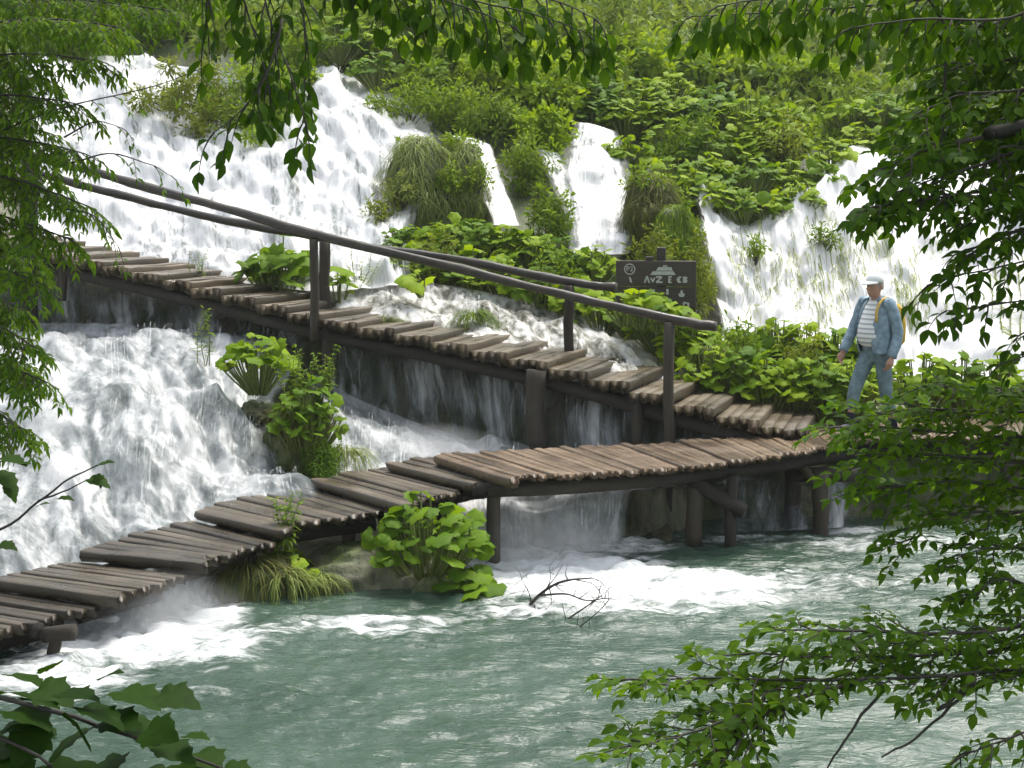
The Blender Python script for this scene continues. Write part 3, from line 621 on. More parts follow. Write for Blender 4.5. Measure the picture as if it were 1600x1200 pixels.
# ------------------------------------------------------------------ leaf templates (base at origin, length 1 along +Y, face up +Z)
def t_ovate(wd=0.30, fold=0.10, curl=0.14):
    V = [(0, 0, 0), (0, .33, .02), (0, .68, 0), (0, 1, -curl), (-wd * .8, .25, fold * .8), (-wd, .52, fold), (-wd * .55, .8, fold * .4 - curl * .4), (wd * .8, .25, fold * .8), (wd, .52, fold), (wd * .55, .8, fold * .4 - curl * .4)]
    F = [(0, 1, 4), (1, 5, 4), (1, 2, 5), (2, 6, 5), (2, 3, 6), (0, 7, 1), (1, 7, 8), (1, 8, 2), (2, 8, 9), (2, 9, 3)]
    return np.array(V, float), np.array(F)
def t_round(seed=0, nl=13):
    """wide kidney-shaped leaf with a wavy toothed rim, a basal notch and a dished middle"""
    r = np.random.default_rng(seed); V = [(0, 0.0, 0.0)]; th = np.linspace(-np.pi / 2 + 0.35, 1.5 * np.pi - 0.35, nl)
    fr = 0.52 + 0.07 * r.random(nl); dz = r.normal(0, 0.035, nl)
    for t, f in zip(th, fr): V.append((0.55 * f * np.cos(t) * 1.1, 0.22 + 0.55 * f * np.sin(t), 0.06 + r.normal(0, 0.012)))
    for k, (t, f) in enumerate(zip(th, fr)):
        f = f * (1.13 if k % 2 else 0.90); V.append((f * np.cos(t) * 1.1, 0.22 + f * np.sin(t), 0.02 + dz[k] - 0.05 * (k % 2) - 0.08 * max(0, np.sin(t))))
    a = np.arange(nl - 1)
    F = [np.stack([np.zeros_like(a), a + 1, a + 2], -1), np.stack([a + 1, a + 1 + nl, a + 2 + nl], -1), np.stack([a + 1, a + 2 + nl, a + 2], -1)]
    return np.array(V), np.concatenate(F)
def t_maple(seed=0):
    r = np.random.default_rng(seed)
    o = [(0, 0), (.15, -.06), (.30, -.04), (.42, .04), (.40, .14), (.50, .22), (.58, .36), (.46, .40), (.42, .48), (.40, .60), (.30, .66), (.22, .72), (.16, .86), (0, 1.0)]
    o = o + [(-x, y) for x, y in o[-2:0:-1]]
    V = [(0, .30, .03)] + [(x + r.normal(0, .01), y, 0.10 * abs(x) - 0.22 * max(0, y - .35) ** 1.3 + r.normal(0, .015)) for x, y in o]; k = len(o)
    return np.array(V), np.array([(0, i + 1, (i + 1) % k + 1) for i in range(k)])[:, ::-1]
TPL = {'ovate': [t_ovate(.25, .10, .14), t_ovate(.21, .16, .24), t_ovate(.27, .05, .05)],
       'narrow': [t_ovate(.14, .06, .2), t_ovate(.12, .05, .05), t_ovate(.17, .08, .3)],
       'round': [t_round(s, 13) for s in range(5)], 'roundlo': [t_round(s + 9, 9) for s in range(4)], 'maple': [t_maple(s) for s in range(3)]}
_tm = {}
def tpl_mesh(kind, i, mk):
    if (kind, i, mk) not in _tm:
        V, F = TPL[kind][i]; _tm[(kind, i, mk)] = mesh_np('%s_leaf' % kind, V, F, M[mk], kind in ('round', 'roundlo'))
    return _tm[(kind, i, mk)]
def nrm(a): return a / (np.linalg.norm(a, axis=-1, keepdims=True) + 1e-9)
def leaves(root, P, Yd, Zn, S, kind, mk, nparts=0, leafname='leaf', massname='foliage', seed=0):
    """leaf transforms -> up to nparts single leaves (those that show largest), the rest one mesh"""
    P, Yd, Zn, S = (np.asarray(a, float) for a in (P, Yd, Zn, S))
    if len(P) == 0: return
    Yd = nrm(Yd); Xd = nrm(np.cross(Yd, Zn)); Zd = np.cross(Xd, Yd)
    r = np.random.default_rng(seed); ti = r.integers(0, len(TPL[kind]), len(P))
    px, py = proj(P); vis = (px > 0) & (px < 1600) & (py > 0) & (py < 1200) & (P[:, 1] > 0.5)
    score = np.where(vis, S / np.maximum(P[:, 1], .5) * r.uniform(0.7, 1.3, len(P)), -1)
    order = np.argsort(-score); single = order[:nparts]; single = single[score[single] > 0]
    msk = np.ones(len(P), bool); msk[single] = False
    rl = Vector(root.location)
    for i in single:
        o = bpy.data.objects.new(leafname, tpl_mesh(kind, int(ti[i]), mk)); COL.objects.link(o); o.parent = root
        m4 = Matrix((Xd[i] * S[i], Yd[i] * S[i], Zd[i] * S[i])).transposed().to_4x4(); m4.translation = Vector(P[i]) - rl
        o.matrix_local = m4
    Vs, Fs, base = [], [], 0
    for k, (tv, tf) in enumerate(TPL[kind]):
        q = np.where(msk & (ti == k))[0]
        if not len(q): continue
        s = S[q, None, None]
        V = P[q, None] + s * (tv[None, :, 0:1] * Xd[q, None] + tv[None, :, 1:2] * Yd[q, None] + tv[None, :, 2:3] * Zd[q, None])
        Vs.append(V.reshape(-1, 3)); Fs.append((tf[None] + (np.arange(len(q)) * len(tv))[:, None, None] + base).reshape(-1, tf.shape[1])); base += V.shape[0] * V.shape[1]
    if Vs:
        o = child(massname, mesh_np(massname, np.concatenate(Vs), np.concatenate(Fs), M[mk + '_j'], kind in ('round', 'roundlo')), root); o['kind'] = 'stuff'

# ---- broad-leaved plants (large round leaves on stalks)
def broad_plant(base, rad, hgt, nl, ls, label, group=None, seed=0, mk='butter', nparts=40, kind='round', front=0.25, stalk=0.008):
    r = np.random.default_rng(seed); base = Vector(base)
    if mk == 'butter' and seed % 3 == 0: mk = 'bigleaf'
    root = thing('broadleaf_plant', base, label, 'plant', group)
    a = r.uniform(0, 2 * np.pi, nl); q = np.sqrt(r.random(nl)) * rad
    P = np.stack([base.x + q * np.cos(a), base.y + q * np.sin(a) * 0.85, base.z + hgt * (1.0 - 0.55 * (q / rad) ** 1.6) * r.uniform(0.55, 1.05, nl)], -1)
    out = np.stack([np.cos(a), np.sin(a), np.zeros(nl)], -1)
    Yd = out + np.stack([np.zeros(nl), -np.full(nl, front), r.uniform(-0.5, 0.05, nl)], -1) + r.normal(0, 0.3, (nl, 3))
    Zn = np.stack([r.normal(0, .42, nl), r.normal(-.30, .42, nl), np.ones(nl)], -1) + out * (0.35 * q / rad)[:, None]
    S = ls * r.uniform(0.35, 1.35, nl)
    leaves(root, P, Yd, Zn, S, kind, mk, nparts, seed=seed)
    mb = MB()
    for i in range(nl):
        b = np.array([base.x + (P[i, 0] - base.x) * .25, base.y + (P[i, 1] - base.y) * .25, base.z - 0.08]); mid = (b + P[i]) / 2; mid[:2] += (P[i, :2] - b[:2]) * 0.15; mid[2] += 0.06 * hgt
        mb.tube(cr(np.array([b, mid, P[i]]), 5), np.linspace(stalk * 1.4, stalk, 5), 4, False)
    child('stalks', mb.mesh('stalks', M['petio']), root)['kind'] = 'stuff'
    return root
# ---- shrubs: stems and a cloud of small leaves gathered in clumps
def shrub(base, rx, rz, nl, ls, label, mk='herb', kind='ovate', group=None, seed=0, name='shrub', clumps=22, ry=None, cat='shrub', up=0.5, nparts=0, stems=True):
    r = np.random.default_rng(seed); base = Vector(base); ry = ry or rx
    root = thing(name, base, label, cat, group)
    c = nrm(r.normal(size=(clumps, 3))) * (r.random((clumps, 1)) ** 0.4); c[:, 2] = np.abs(c[:, 2]) * 0.9 + 0.1 * r.random(clumps)
    sz = r.uniform(0.16, 0.36, clumps)
    k = r.integers(0, clumps, nl); L_ = c[k] + nrm(r.normal(size=(nl, 3))) * (r.random((nl, 1)) ** .5) * sz[k][:, None]
    P = np.array(base) + L_ * np.array([rx, ry, rz])
    Yd = nrm(L_ - c[k]) + r.normal(0, .5, (nl, 3)) + np.array([0, 0, -.15]); Zn = nrm(L_ * np.array([1, 1, .6])) * .5 + np.array([0, 0, up]) + r.normal(0, .4, (nl, 3))
    leaves(root, P, Yd, Zn, ls * r.uniform(.6, 1.3, nl), kind, mk, nparts, seed=seed)
    if stems:
        mb = MB()
        for i in range(min(clumps, 12)):
            e = np.array(base) + c[i] * np.array([rx, ry, rz]) * 0.9; b = np.array(base) + np.array([r.normal(0, .08 * rx), r.normal(0, .08 * ry), -0.12])
            mid = (b + e) / 2 + r.normal(0, .06 * rx, 3); mb.tube(cr(np.array([b, mid, e]), 5), np.linspace(.016, .005, 5) * max(.5, rx), 4, False)
        child('stems', mb.mesh('stems', M['bark']), root)
    return root
# ---- drooping grass domes
def tussock(crown, rad, ln, nb, label, mk='grass', seed=0, wd=0.009, spread=1.0, group=None, flat=0.6, up=0.25, name='grass_tussock'):
    r = np.random.default_rng(seed); crown = np.array(crown); root = thing(name, Vector(crown), label, 'grass', group)
    k = 6; t = np.linspace(0, 1, k)[None, :, None]
    a = r.uniform(0, 2 * np.pi, nb); q = r.random(nb) ** .5 * rad * .35
    b = crown + np.stack([q * np.cos(a), q * np.sin(a) * flat, r.normal(0, .03, nb)], -1)
    out = np.stack([np.cos(a), np.sin(a) * flat - .15, np.zeros(nb)], -1) * (rad * spread * r.uniform(.4, 1.1, nb))[:, None]
    l = ln * r.uniform(.25, 1.2, nb) * (.6 + .8 * vn(a * 2.2, 0.5, 0, seed))
    C = b[:, None] + out[:, None] * (1 - (1 - t) ** 1.8) + np.stack([np.zeros(nb), np.zeros(nb), l], -1)[:, None] * (up * np.sin(t * np.pi * .55) * (1 - t * .3) - t ** 1.8)
    C += r.normal(0, .012, C.shape) * t + (np.stack([vn(a * 3, 1.5, 0, seed), vn(a * 3, 2.5, 0, seed), vn(a * 3, 3.5, 0, seed)], -1)[:, None] - .5) * t * rad * .5
    side = nrm(np.cross(out + r.normal(0, .05, out.shape), np.array([0, 0, 1.0])))[:, None] * (wd * (1 - t * .85))
    V = np.stack([C - side, C + side], 2).reshape(-1, 3); i = np.arange(k - 1)
    f = np.stack([2 * i, 2 * i + 1, 2 * i + 3, 2 * i + 2], -1)
    F = (f[None] + (np.arange(nb) * 2 * k)[:, None, None]).reshape(-1, 4)
    child('blades', mesh_np('blades', V, F, M[mk + '_j'], True), root)['kind'] = 'stuff'
    return root
# ---- rocks
def rock(c, rad, label, mk='rock', seed=0, rough=0.35, freq=1.6, name='rock', cat='rock', sub=4):
    bm = bmesh.new(); bmesh.ops.create_icosphere(bm, subdivisions=sub, radius=1.0); V = np.array([v.co[:] for v in bm.verts]); F = np.array([[v.index for v in f.verts] for f in bm.faces]); bm.free()
    d = fbm(V[:, 0] * freq + 9, V[:, 1] * freq + 9, V[:, 2] * freq + 9, seed, 5, .55) - .5
    V = V * (1 + rough * 2 * d)[:, None] * np.array(rad)
    return tag(link(name, mesh_np(name, V, F, M[mk], True), None, c), label, cat)

# ------------------------------------------------------------------ vegetation
def gpos(px, py, D, sink=0.0):
    p = W(px, py, D); return Vector((p.x, p.y, p.z - sink))
G1 = 'broad-leaved plants in the thicket behind the handrail'
i = 0
for (x, y, D) in [(615, 420, 19.2), (655, 410, 19.4), (700, 402, 19.4), (745, 405, 19.3), (790, 415, 19.2), (835, 425, 19.1), (880, 438, 19.0), (925, 450, 18.9),
                  (640, 448, 18.7), (690, 452, 18.5), (740, 458, 18.4), (790, 470, 18.3), (840, 485, 18.1), (890, 500, 17.9), (940, 520, 17.6), (985, 520, 17.4), (1030, 545, 17.0), (1075, 568, 16.6)]:
    broad_plant(gpos(x, y, D), 0.38, 0.58, 80, 0.135, 'broad-leaved plant in the bright green thicket between the handrail and falls', G1, 600 + i, nparts=20); i += 1
G2 = 'broad-leaved plants beside the walking man'
for (x, y, D) in [(1085, 590, 16.6), (1125, 590, 16.9), (1170, 585, 17.0), (1215, 580, 17.0), (1260, 582, 16.9), (1305, 588, 16.8), (1345, 600, 16.6),
                  (1110, 622, 15.9), (1155, 630, 15.8), (1200, 640, 15.7), (1245, 645, 15.7), (1290, 648, 15.6), (1330, 650, 15.6), (1440, 640, 15.9), (1500, 640, 16), (1560, 640, 16)]:
    broad_plant(gpos(x, y, D), 0.38, 0.64, 84, 0.13, 'broad-leaved plant in the thicket between the stairway foot and the man', G2, 640 + i, nparts=20); i += 1
G3 = 'broad-leaved plants covering the knoll above the falls'
rk = np.random.default_rng(17)
for q in range(34):
    x = 920 + (q * 61.8) % 370 + rk.uniform(-15, 15); lo_ = 200 if x < 960 else (275 if x < 1040 else 318); y = rk.uniform(150 + max(0, x - 1100) * .25, lo_); D = 25.0 - (y - 150) * .0205; sc_ = rk.uniform(.7, 1.2)
    broad_plant(gpos(x, y + 8, D), 0.50 * sc_, 0.66 * sc_, int(80 * sc_), 0.15 * rk.uniform(.8, 1.15), 'broad-leaved plant on the leafy knoll between the chute and the right falls', G3, 680 + i, nparts=12); i += 1
for q, (x, y, D) in enumerate([(1088, 318, 21.2), (1125, 335, 20.9), (1165, 345, 20.7), (1205, 350, 20.7), (1245, 335, 20.9), (1280, 300, 21.6), (1300, 270, 22.2), (1110, 290, 21.8), (1180, 300, 21.6)]):
    broad_plant(gpos(x, y, D), 0.40, 0.50, 70, 0.14, 'broad-leaved plant spilling over the lip of the right falls', 'plants spilling over the right lip', 760 + q, nparts=12)
for (x, y, D) in [(1330, 205, 24.2), (1380, 200, 24.4), (1425, 210, 24.3), (1350, 245, 23.4), (1400, 255, 23.2), (1480, 240, 24), (1540, 235, 24), (1600, 240, 24)]:
    broad_plant(gpos(x, y, D), 0.50, 0.6, 80, 0.155, 'broad-leaved plant on the bank right of the leafy knoll', 'broad-leaved plants on the right bank', 720 + i, nparts=12); i += 1
for (x, y, D) in [(530, 95, 25.6), (575, 85, 26), (625, 100, 25.6), (590, 135, 24.8), (670, 110, 25.4), (545, 60, 27), (640, 65, 27)]:
    broad_plant(gpos(x, y, D), 0.5, 0.6, 80, 0.155, 'broad-leaved yellow-green plant at the crest of the left falls', 'broad-leaved plants at the crest', 740 + i, nparts=12); i += 1
# single clumps
broad_plant(gpos(440, 470, 17.75), 0.50, 0.80, 64, 0.24, 'leafy green plant clump standing behind the stairway left of the rail posts', None, 801, nparts=52)
broad_plant(gpos(530, 478, 17.3), 0.16, 0.5, 7, 0.28, 'small plant of few big leaves right of the rail posts', None, 802, nparts=10)
broad_plant(gpos(660, 455, 17.3), 0.18, 0.25, 9, 0.20, 'little isolated plant in the stony rapids behind the stairway', None, 803, nparts=10)
broad_plant(gpos(668, 900, 12.05), 0.50, 0.74, 120, 0.15, 'big broad-leaved plant on the tufa ledge in front of the boardwalk', None, 804, mk='bigleaf', nparts=80, stalk=0.007)
broad_plant(gpos(735, 935, 11.85), 0.26, 0.30, 22, 0.17, 'low leaves hanging at the right end of the tufa ledge', None, 805, mk='bigleaf', nparts=30)
broad_plant(gpos(405, 605, 14.9), 0.40, 0.58, 54, 0.16, 'pale-leaved plant on top of the mossy mound below the stairway', None, 806, nparts=20)
broad_plant(gpos(480, 712, 14.1), 0.36, 0.80, 130, 0.12, 'bushy small-leaved plant hanging on the right of the mossy mound', None, 807, nparts=40)
broad_plant(gpos(445, 905, 11.9), 0.28, 0.28, 22, 0.16, 'low leafy plant among grass under the boardwalk', None, 808, nparts=30)
def herb(base, hgt, ns, label, seed, spread=0.15, ls=0.09, mk='herb', nparts=60):
    r = np.random.default_rng(seed); root = thing('willow_herb', Vector(base), label, 'plant'); mb = MB(); P, Y_, Z_, S_ = [], [], [], []
    for s in range(ns):
        e = np.array(base) + np.array([r.normal(0, spread), r.normal(0, spread), hgt * r.uniform(.6, 1.05)]); b = np.array(base) + np.array([r.normal(0, .04), r.normal(0, .04), -.05])
        c = cr(np.array([b, (b + e) / 2 + r.normal(0, .03, 3), e]), 14); mb.tube(c, np.linspace(.006, .002, 14), 4, False)
        for k in range(3, 14):
            for q in range(3):
                a = r.uniform(0, 6.28); P.append(c[k]); Y_.append((np.cos(a), np.sin(a), r.uniform(-.3, .5))); Z_.append((r.normal(0, .2), r.normal(0, .2), 1)); S_.append(ls * r.uniform(.6, 1.2) * (1.1 - .4 * k / 14))
    leaves(root, P, Y_, Z_, S_, 'narrow', mk, nparts, seed=seed); child('stems', mb.mesh('stems', M['petio']), root)
herb(gpos(462, 650, 14.5), 0.70, 16, 'tall feathery herb growing on the mossy mound below the stairway', 821, 0.16)
herb(gpos(505, 615, 14.5), 0.5, 5, 'feathery herb leaning right of the near rail post foot', 822, 0.1)
herb(gpos(322, 565, 15.6), 0.62, 4, 'slender herb rising against the grey fall below the stairway', 823, 0.05)
herb(gpos(318, 440, 17.9), 0.45, 5, 'small weed sprouting by the stair treads upstream', 824, 0.1, 0.07)
herb(gpos(450, 850, 11.85), 0.42, 6, 'grassy weed sticking up beside the boardwalk edge', 825, 0.09, 0.1)
herb(gpos(560, 445, 17.7), 0.55, 6, 'airy weed in front of the white fall beside the rail', 826, 0.14, 0.07)
for q, (Pd_, Nn_, du_, nu_, nv_, lv_, x0, y0, rx, ry, gn, gl) in enumerate(GRASS):
    r = np.random.default_rng(1600 + q); px_g, py_g = proj(Pd_); ok = np.argwhere(((px_g - x0) / rx) ** 2 + ((py_g - y0) / ry) ** 2 < 1); Vs, Fs, base, k = [], [], 0, 6
    root = thing('grass_tussock', W(x0, y0, float(Pd_[tuple(ok[0])][1])), gl, 'grass')
    for _ in range(gn):
        i0, j0 = ok[r.integers(len(ok))]; ln_ = r.uniform(.15, .5) / lv_ * nv_; ii = np.clip(i0 + np.linspace(0, ln_, k), 0, nv_ - 1).astype(int); jj = np.clip(j0 + np.cumsum(r.normal(0, .3, k)), 0, nu_ - 1).astype(int)
        c = Pd_[ii, jj] + Nn_[ii, jj] * (.01 + .07 * r.random() * np.sin(np.linspace(.1, 3.0, k)))[:, None]; w_ = nrm(du_[ii, jj]) * (np.linspace(1, .2, k) * r.uniform(.005, .011))[:, None]
        Vs += [c - w_, c + w_]; a_ = np.arange(k - 1); Fs.append(np.stack([a_, a_ + 1, a_ + 1 + k, a_ + k], -1) + base); base += 2 * k
    child('blades', mesh_np('blades', np.concatenate(Vs), np.concatenate(Fs), M['palegrass_j'], True), root)['kind'] = 'stuff'
# rocks and mossy mounds
rock(W(455, 710, 14.4), (0.34, 0.38, 0.42), 'mossy tufa mound between the big cascade and the foaming channel', 'mossy', 3, 0.55, 2.4, sub=5)
rock(W(405, 650, 14.9), (0.22, 0.3, 0.15), 'low wet rock on the crest of the big cascade', 'mossy', 5, 0.5, 2.4, sub=5)
rock(W(400, 940, 11.75), (0.38, 0.34, 0.36), 'grassy rock at the waterline under the boardwalk', 'mossy', 7)
rock(W(575, 925, 12.25), (0.88, 0.52, 0.42), 'pale tufa ledge with trickles in front of the boardwalk', 'rock', 9, .3, 2.6, sub=5)
rock(W(700, 945, 12.0), (0.42, 0.35, 0.30), 'dark mossy rock under the big-leaved plant', 'mossy', 11)
rock(W(1020, 810, 14.1), (0.35, 0.3, 0.6), 'dark wet rock in the hollow under the main deck', 'rock', 13)
rock(W(1400, 790, 15.2), (1.4, 0.5, 0.75), 'dark mossy bank under the right end of the deck', 'mossy', 15)
shrub(gpos(510, 752, 13.85), 0.24, 0.38, 3500, 0.035, 'bright green cushion of moss behind the boardwalk', 'mossgreen', 'narrow', None, 841, 'moss_cushion', 40, cat='moss', stems=False)
tussock(W(385, 880, 11.7), 0.42, 0.50, 420, 'reddish-green grass drooping over the waterline rock', 'redgrass', 851, 0.006)
tussock(W(440, 900, 11.6), 0.32, 0.36, 260, 'short grass tuft right of the reddish grass at the waterline', 'grass', 852, 0.006)
tussock(W(500, 905, 11.72), 0.22, 0.28, 160, 'thin wet grass on the tufa ledge', 'grass', 853, 0.005)
for k, (x, y, D, rd, ln, nb, mk, lb) in enumerate([
    (740, 490, 16.9, 0.30, 0.35, 300, 'herb', 'flattened grass swept by the rapids behind the stairway'),
    (600, 500, 16.8, 0.30, 0.25, 200, 'grass', 'wet grass combed by water at the stairway edge'),
    (540, 705, 14.1, 0.28, 0.40, 260, 'grass', 'pale wet grass dome at the foaming channel'),
    (1110, 545, 16.2, 0.3, 0.5, 250, 'grass', 'grass hanging at the water edge by the last rail post'),
    (470, 640, 14.2, 0.40, 0.5, 300, 'redgrass', 'olive wet grass combed over the mossy mound')]):
    tussock(W(x, y, D), rd, ln, nb, lb, mk, 860 + k, 0.008 if D > 18 else 0.006, up=0.03 if mk == 'palegrass' else 0.2)
def draped(c, rx, ry, rz, n_, label, mk, seed, ln=(.08, .55), wd=.007):
    """sedge hanging over a rounded tufa knob: blades start all over the knob and run down its face"""
    r = np.random.default_rng(seed); c = np.array(c); root = thing('grass_tussock', Vector(c), label, 'grass'); k = 6
    bm = bmesh.new(); bmesh.ops.create_icosphere(bm, subdivisions=4, radius=1.0); V = np.array([v.co[:] for v in bm.verts]); F = np.array([[v.index for v in f.verts] for f in bm.faces]); bm.free()
    V = V * (.9 + .35 * (fbm(V[:, 0] * 2 + 4, V[:, 1] * 2 + 4, V[:, 2] * 2 + 4, seed, 4) - .5))[:, None] * np.array([rx, ry, rz]) + c; child('knob', mesh_np('knob', V, F, M['mossy'], True), root)
    az = r.uniform(-np.pi, np.pi, n_); ph = np.arccos(r.uniform(-.75, 1, n_)); l = r.uniform(*ln, n_) / rz; t = np.linspace(0, 1, k)
    p = np.clip(ph[:, None] + t * l[:, None], 0, 2.75); lift = 1 + (.10 + .22 * r.random(n_))[:, None] * np.sin(t * np.pi) ** .7 * r.random(n_)[:, None]; a_ = az[:, None] + t * r.normal(0, .34, n_)[:, None]
    lump = 1 + .9 * (fbm(az * 1.6 + 7, ph * 2.4, 0, seed, 2) - .5)[:, None]
    C = c + np.stack([rx * np.sin(p) * np.sin(a_) * lift * lump, -ry * np.sin(p) * np.cos(a_) * lift * lump, rz * np.cos(p) * (1 + .1 * (lift - 1))], -1)
    side = np.stack([np.cos(a_), np.sin(a_), np.zeros_like(a_)], -1) * (wd * (1 - t * .8))[None, :, None]
    V = np.stack([C - side, C + side], 2).reshape(-1, 3); i_ = np.arange(k - 1); f = np.stack([2 * i_, 2 * i_ + 1, 2 * i_ + 3, 2 * i_ + 2], -1)
    child('blades', mesh_np('blades', V, (f[None] + (np.arange(n_) * 2 * k)[:, None, None]).reshape(-1, 4), M[mk + '_j'], True), root)['kind'] = 'stuff'
for k, (x, y, D, rx, ry, rz, n_, mk, lb) in enumerate([
    (652, 300, 20.6, .50, .45, .85, 2600, 'palegrass', 'pale drooping grass dome on the right flank of the broad waterfall'),
    (718, 300, 20.9, .42, .40, .80, 2000, 'grass', 'green grass dome beside the thin narrow fall'),
    (1015, 350, 20.6, .45, .40, .75, 2200, 'redgrass', 'olive grass dome right of the white chute'),
    (1050, 385, 20.0, .32, .35, .60, 1400, 'herb', 'dark green grass dome behind the sign')]):
    draped(W(x, y, D), rx, ry, rz, n_, lb, mk, 1400 + k)
# shrubs on the slope between and above the falls
for k, (x, y, D, rx, rz, nl, ls, mk, kd, lb) in enumerate([
    (300, 175, 24.5, 1.05, 1.0, 3600, 0.11, 'yellow', 'narrow', 'yellow-green feathery shrub at the crest of the broad waterfall'),
    (390, 200, 24.1, 0.95, 1.1, 3200, 0.12, 'herb', 'narrow', 'green shrub right of the yellow-green one on the crest'),
    (455, 200, 24.0, 0.75, 1.1, 2600, 0.13, 'herb', 'ovate', 'shrub hanging over the middle of the broad waterfall'),
    (430, 120, 25.5, 0.9, 1.0, 1600, 0.14, 'herb', 'ovate', 'rounded shrub behind the dark hanging branch'),
    (640, 190, 23.8, 0.7, 0.8, 1500, 0.11, 'herb', 'narrow', 'herb-covered shrub above the drooping grass dome'),
    (710, 200, 23.6, 0.7, 0.8, 1600, 0.11, 'herb', 'narrow', 'feathery shrub above the thin narrow fall'),
    (770, 215, 23.2, 0.6, 0.8, 1500, 0.12, 'herb', 'narrow', 'dark feathery shrub in the gap of the slope'),
    (690, 140, 24.8, 0.8, 0.8, 1600, 0.14, 'herb', 'ovate', 'leafy shrub on the slope under the top leaves'),
    (770, 150, 24.6, 0.8, 0.8, 1600, 0.13, 'butter', 'ovate', 'light green shrub on the slope under the top leaves'),
    (850, 165, 24.4, 0.8, 0.9, 1700, 0.15, 'butter', 'ovate', 'light green shrub left of the white chute top'),
    (820, 300, 21.9, 0.5, 1.0, 1700, 0.10, 'herb', 'narrow', 'dark green shrub between the thin fall and the side trickle'),
    (850, 240, 22.8, 0.45, 0.8, 1200, 0.14, 'butter', 'ovate', 'leafy shrub above the side trickle'),
    (860, 375, 20.6, 0.4, 0.8, 1100, 0.10, 'herb', 'narrow', 'feathery shrub at the foot of the side trickle'),
    (885, 130, 25.6, 0.9, 0.9, 1600, 0.15, 'butter', 'ovate', 'bright shrub high on the slope above the chute'),
    (655, 245, 20.6, 0.35, 0.35, 700, 0.08, 'herb', 'narrow', 'leafy tuft crowning the pale grass dome'),
    (715, 245, 20.9, 0.35, 0.35, 700, 0.09, 'herb', 'narrow', 'leafy tuft crowning the green grass dome'),
    (1010, 300, 20.6, 0.40, 0.4, 800, 0.09, 'herb', 'narrow', 'leafy tuft crowning the olive grass dome'),
    (628, 315, 20.05, 0.22, 0.4, 500, 0.08, 'grass', 'narrow', 'ragged weed on the lower face of the pale grass dome'),
    (700, 300, 20.3, 0.25, 0.45, 500, 0.08, 'herb', 'narrow', 'ragged weed in the cleft between the two grass domes'),
    (745, 290, 20.5, 0.2, 0.4, 400, 0.08, 'herb', 'narrow', 'ragged weed on the right face of the green grass dome'),
    (1072, 400, 19.9, 0.28, 0.9, 1100, 0.09, 'herb', 'narrow', 'feathery shrub along the left edge of the right falls'),
    (1095, 465, 18.9, 0.25, 0.6, 800, 0.08, 'yellow', 'narrow', 'yellow-green weed at the lower left edge of the right falls'),
    (1182, 400, 19.5, 0.16, 0.3, 260, 0.08, 'herb', 'narrow', 'small green tuft splashed by the right falls above the thicket'),
    (1288, 385, 19.75, 0.18, 0.35, 300, 0.08, 'herb', 'narrow', 'small green tuft splashed by the right falls left of the cap'),
    (1085, 130, 27.6, 1.0, 0.9, 1300, 0.19, 'butter', 'ovate', 'pale bush at the left of the far meadow'),
    (1190, 142, 27.8, 1.0, 0.8, 1300, 0.19, 'herb', 'ovate', 'bush in the middle of the far meadow'),
    (1275, 150, 27.6, 0.9, 0.8, 1200, 0.19, 'butter', 'ovate', 'pale bush at the right of the far meadow'),
    (760, 95, 26.6, 1.0, 0.9, 1500, 0.18, 'butter', 'ovate', 'bright bush high above the thin narrow fall'),
    (985, 120, 26.8, 0.9, 0.9, 1300, 0.18, 'butter', 'ovate', 'bright bush high above the leafy knoll'),
    (420, 225, 23.4, 0.85, 0.9, 2600, 0.11, 'herb', 'narrow', 'shrub hanging low over the middle of the broad waterfall'),
    (340, 215, 23.7, 0.6, 0.7, 1500, 0.11, 'yellow', 'narrow', 'yellowish shrub hanging over the left lobe of the broad waterfall'),
    (680, 440, 18.4, 0.35, 0.7, 900, 0.07, 'yellow', 'narrow', 'feathery weed at the left end of the thicket behind the handrail'),
    (860, 470, 18.0, 0.35, 0.7, 900, 0.07, 'herb', 'narrow', 'feathery weed in the middle of the thicket behind the handrail'),
    (1150, 600, 16.3, 0.35, 0.75, 1000, 0.07, 'herb', 'narrow', 'feathery weed among broad leaves right of the last rail post'),
    (1260, 610, 16.2, 0.35, 0.75, 1000, 0.07, 'yellow', 'narrow', 'yellow feathery weed among broad leaves left of the man'),
    (1090, 250, 22.9, 0.5, 0.8, 900, 0.10, 'herb', 'narrow', 'feathery shrub in the middle of the leafy knoll'),
    (1220, 250, 22.7, 0.5, 0.8, 900, 0.10, 'yellow', 'narrow', 'yellow feathery shrub on the right of the leafy knoll'),
    (600, 345, 19.8, 0.3, 0.4, 500, 0.08, 'yellow', 'narrow', 'yellowish weed at the foot of the grass dome'),
    (1085, 480, 17.9, 0.25, 0.9, 800, 0.09, 'yellow', 'narrow', 'yellow-green weed right of the sign'),
    (1020, 420, 19.2, 0.4, 0.6, 700, 0.09, 'yellow', 'narrow', 'olive weed behind the sign top'),
    (940, 85, 28, 1.1, 1.3, 1500, 0.20, 'far', 'narrow', 'greyish shrub far up the slope at top centre'),
    (1330, 160, 27, 1.2, 0.7, 1600, 0.13, 'herb', 'narrow', 'dim shrub at the edge of the far meadow')]):
    shrub(W(x, y, D), rx, rz, nl, ls, lb, mk, kd, None, 900 + k)
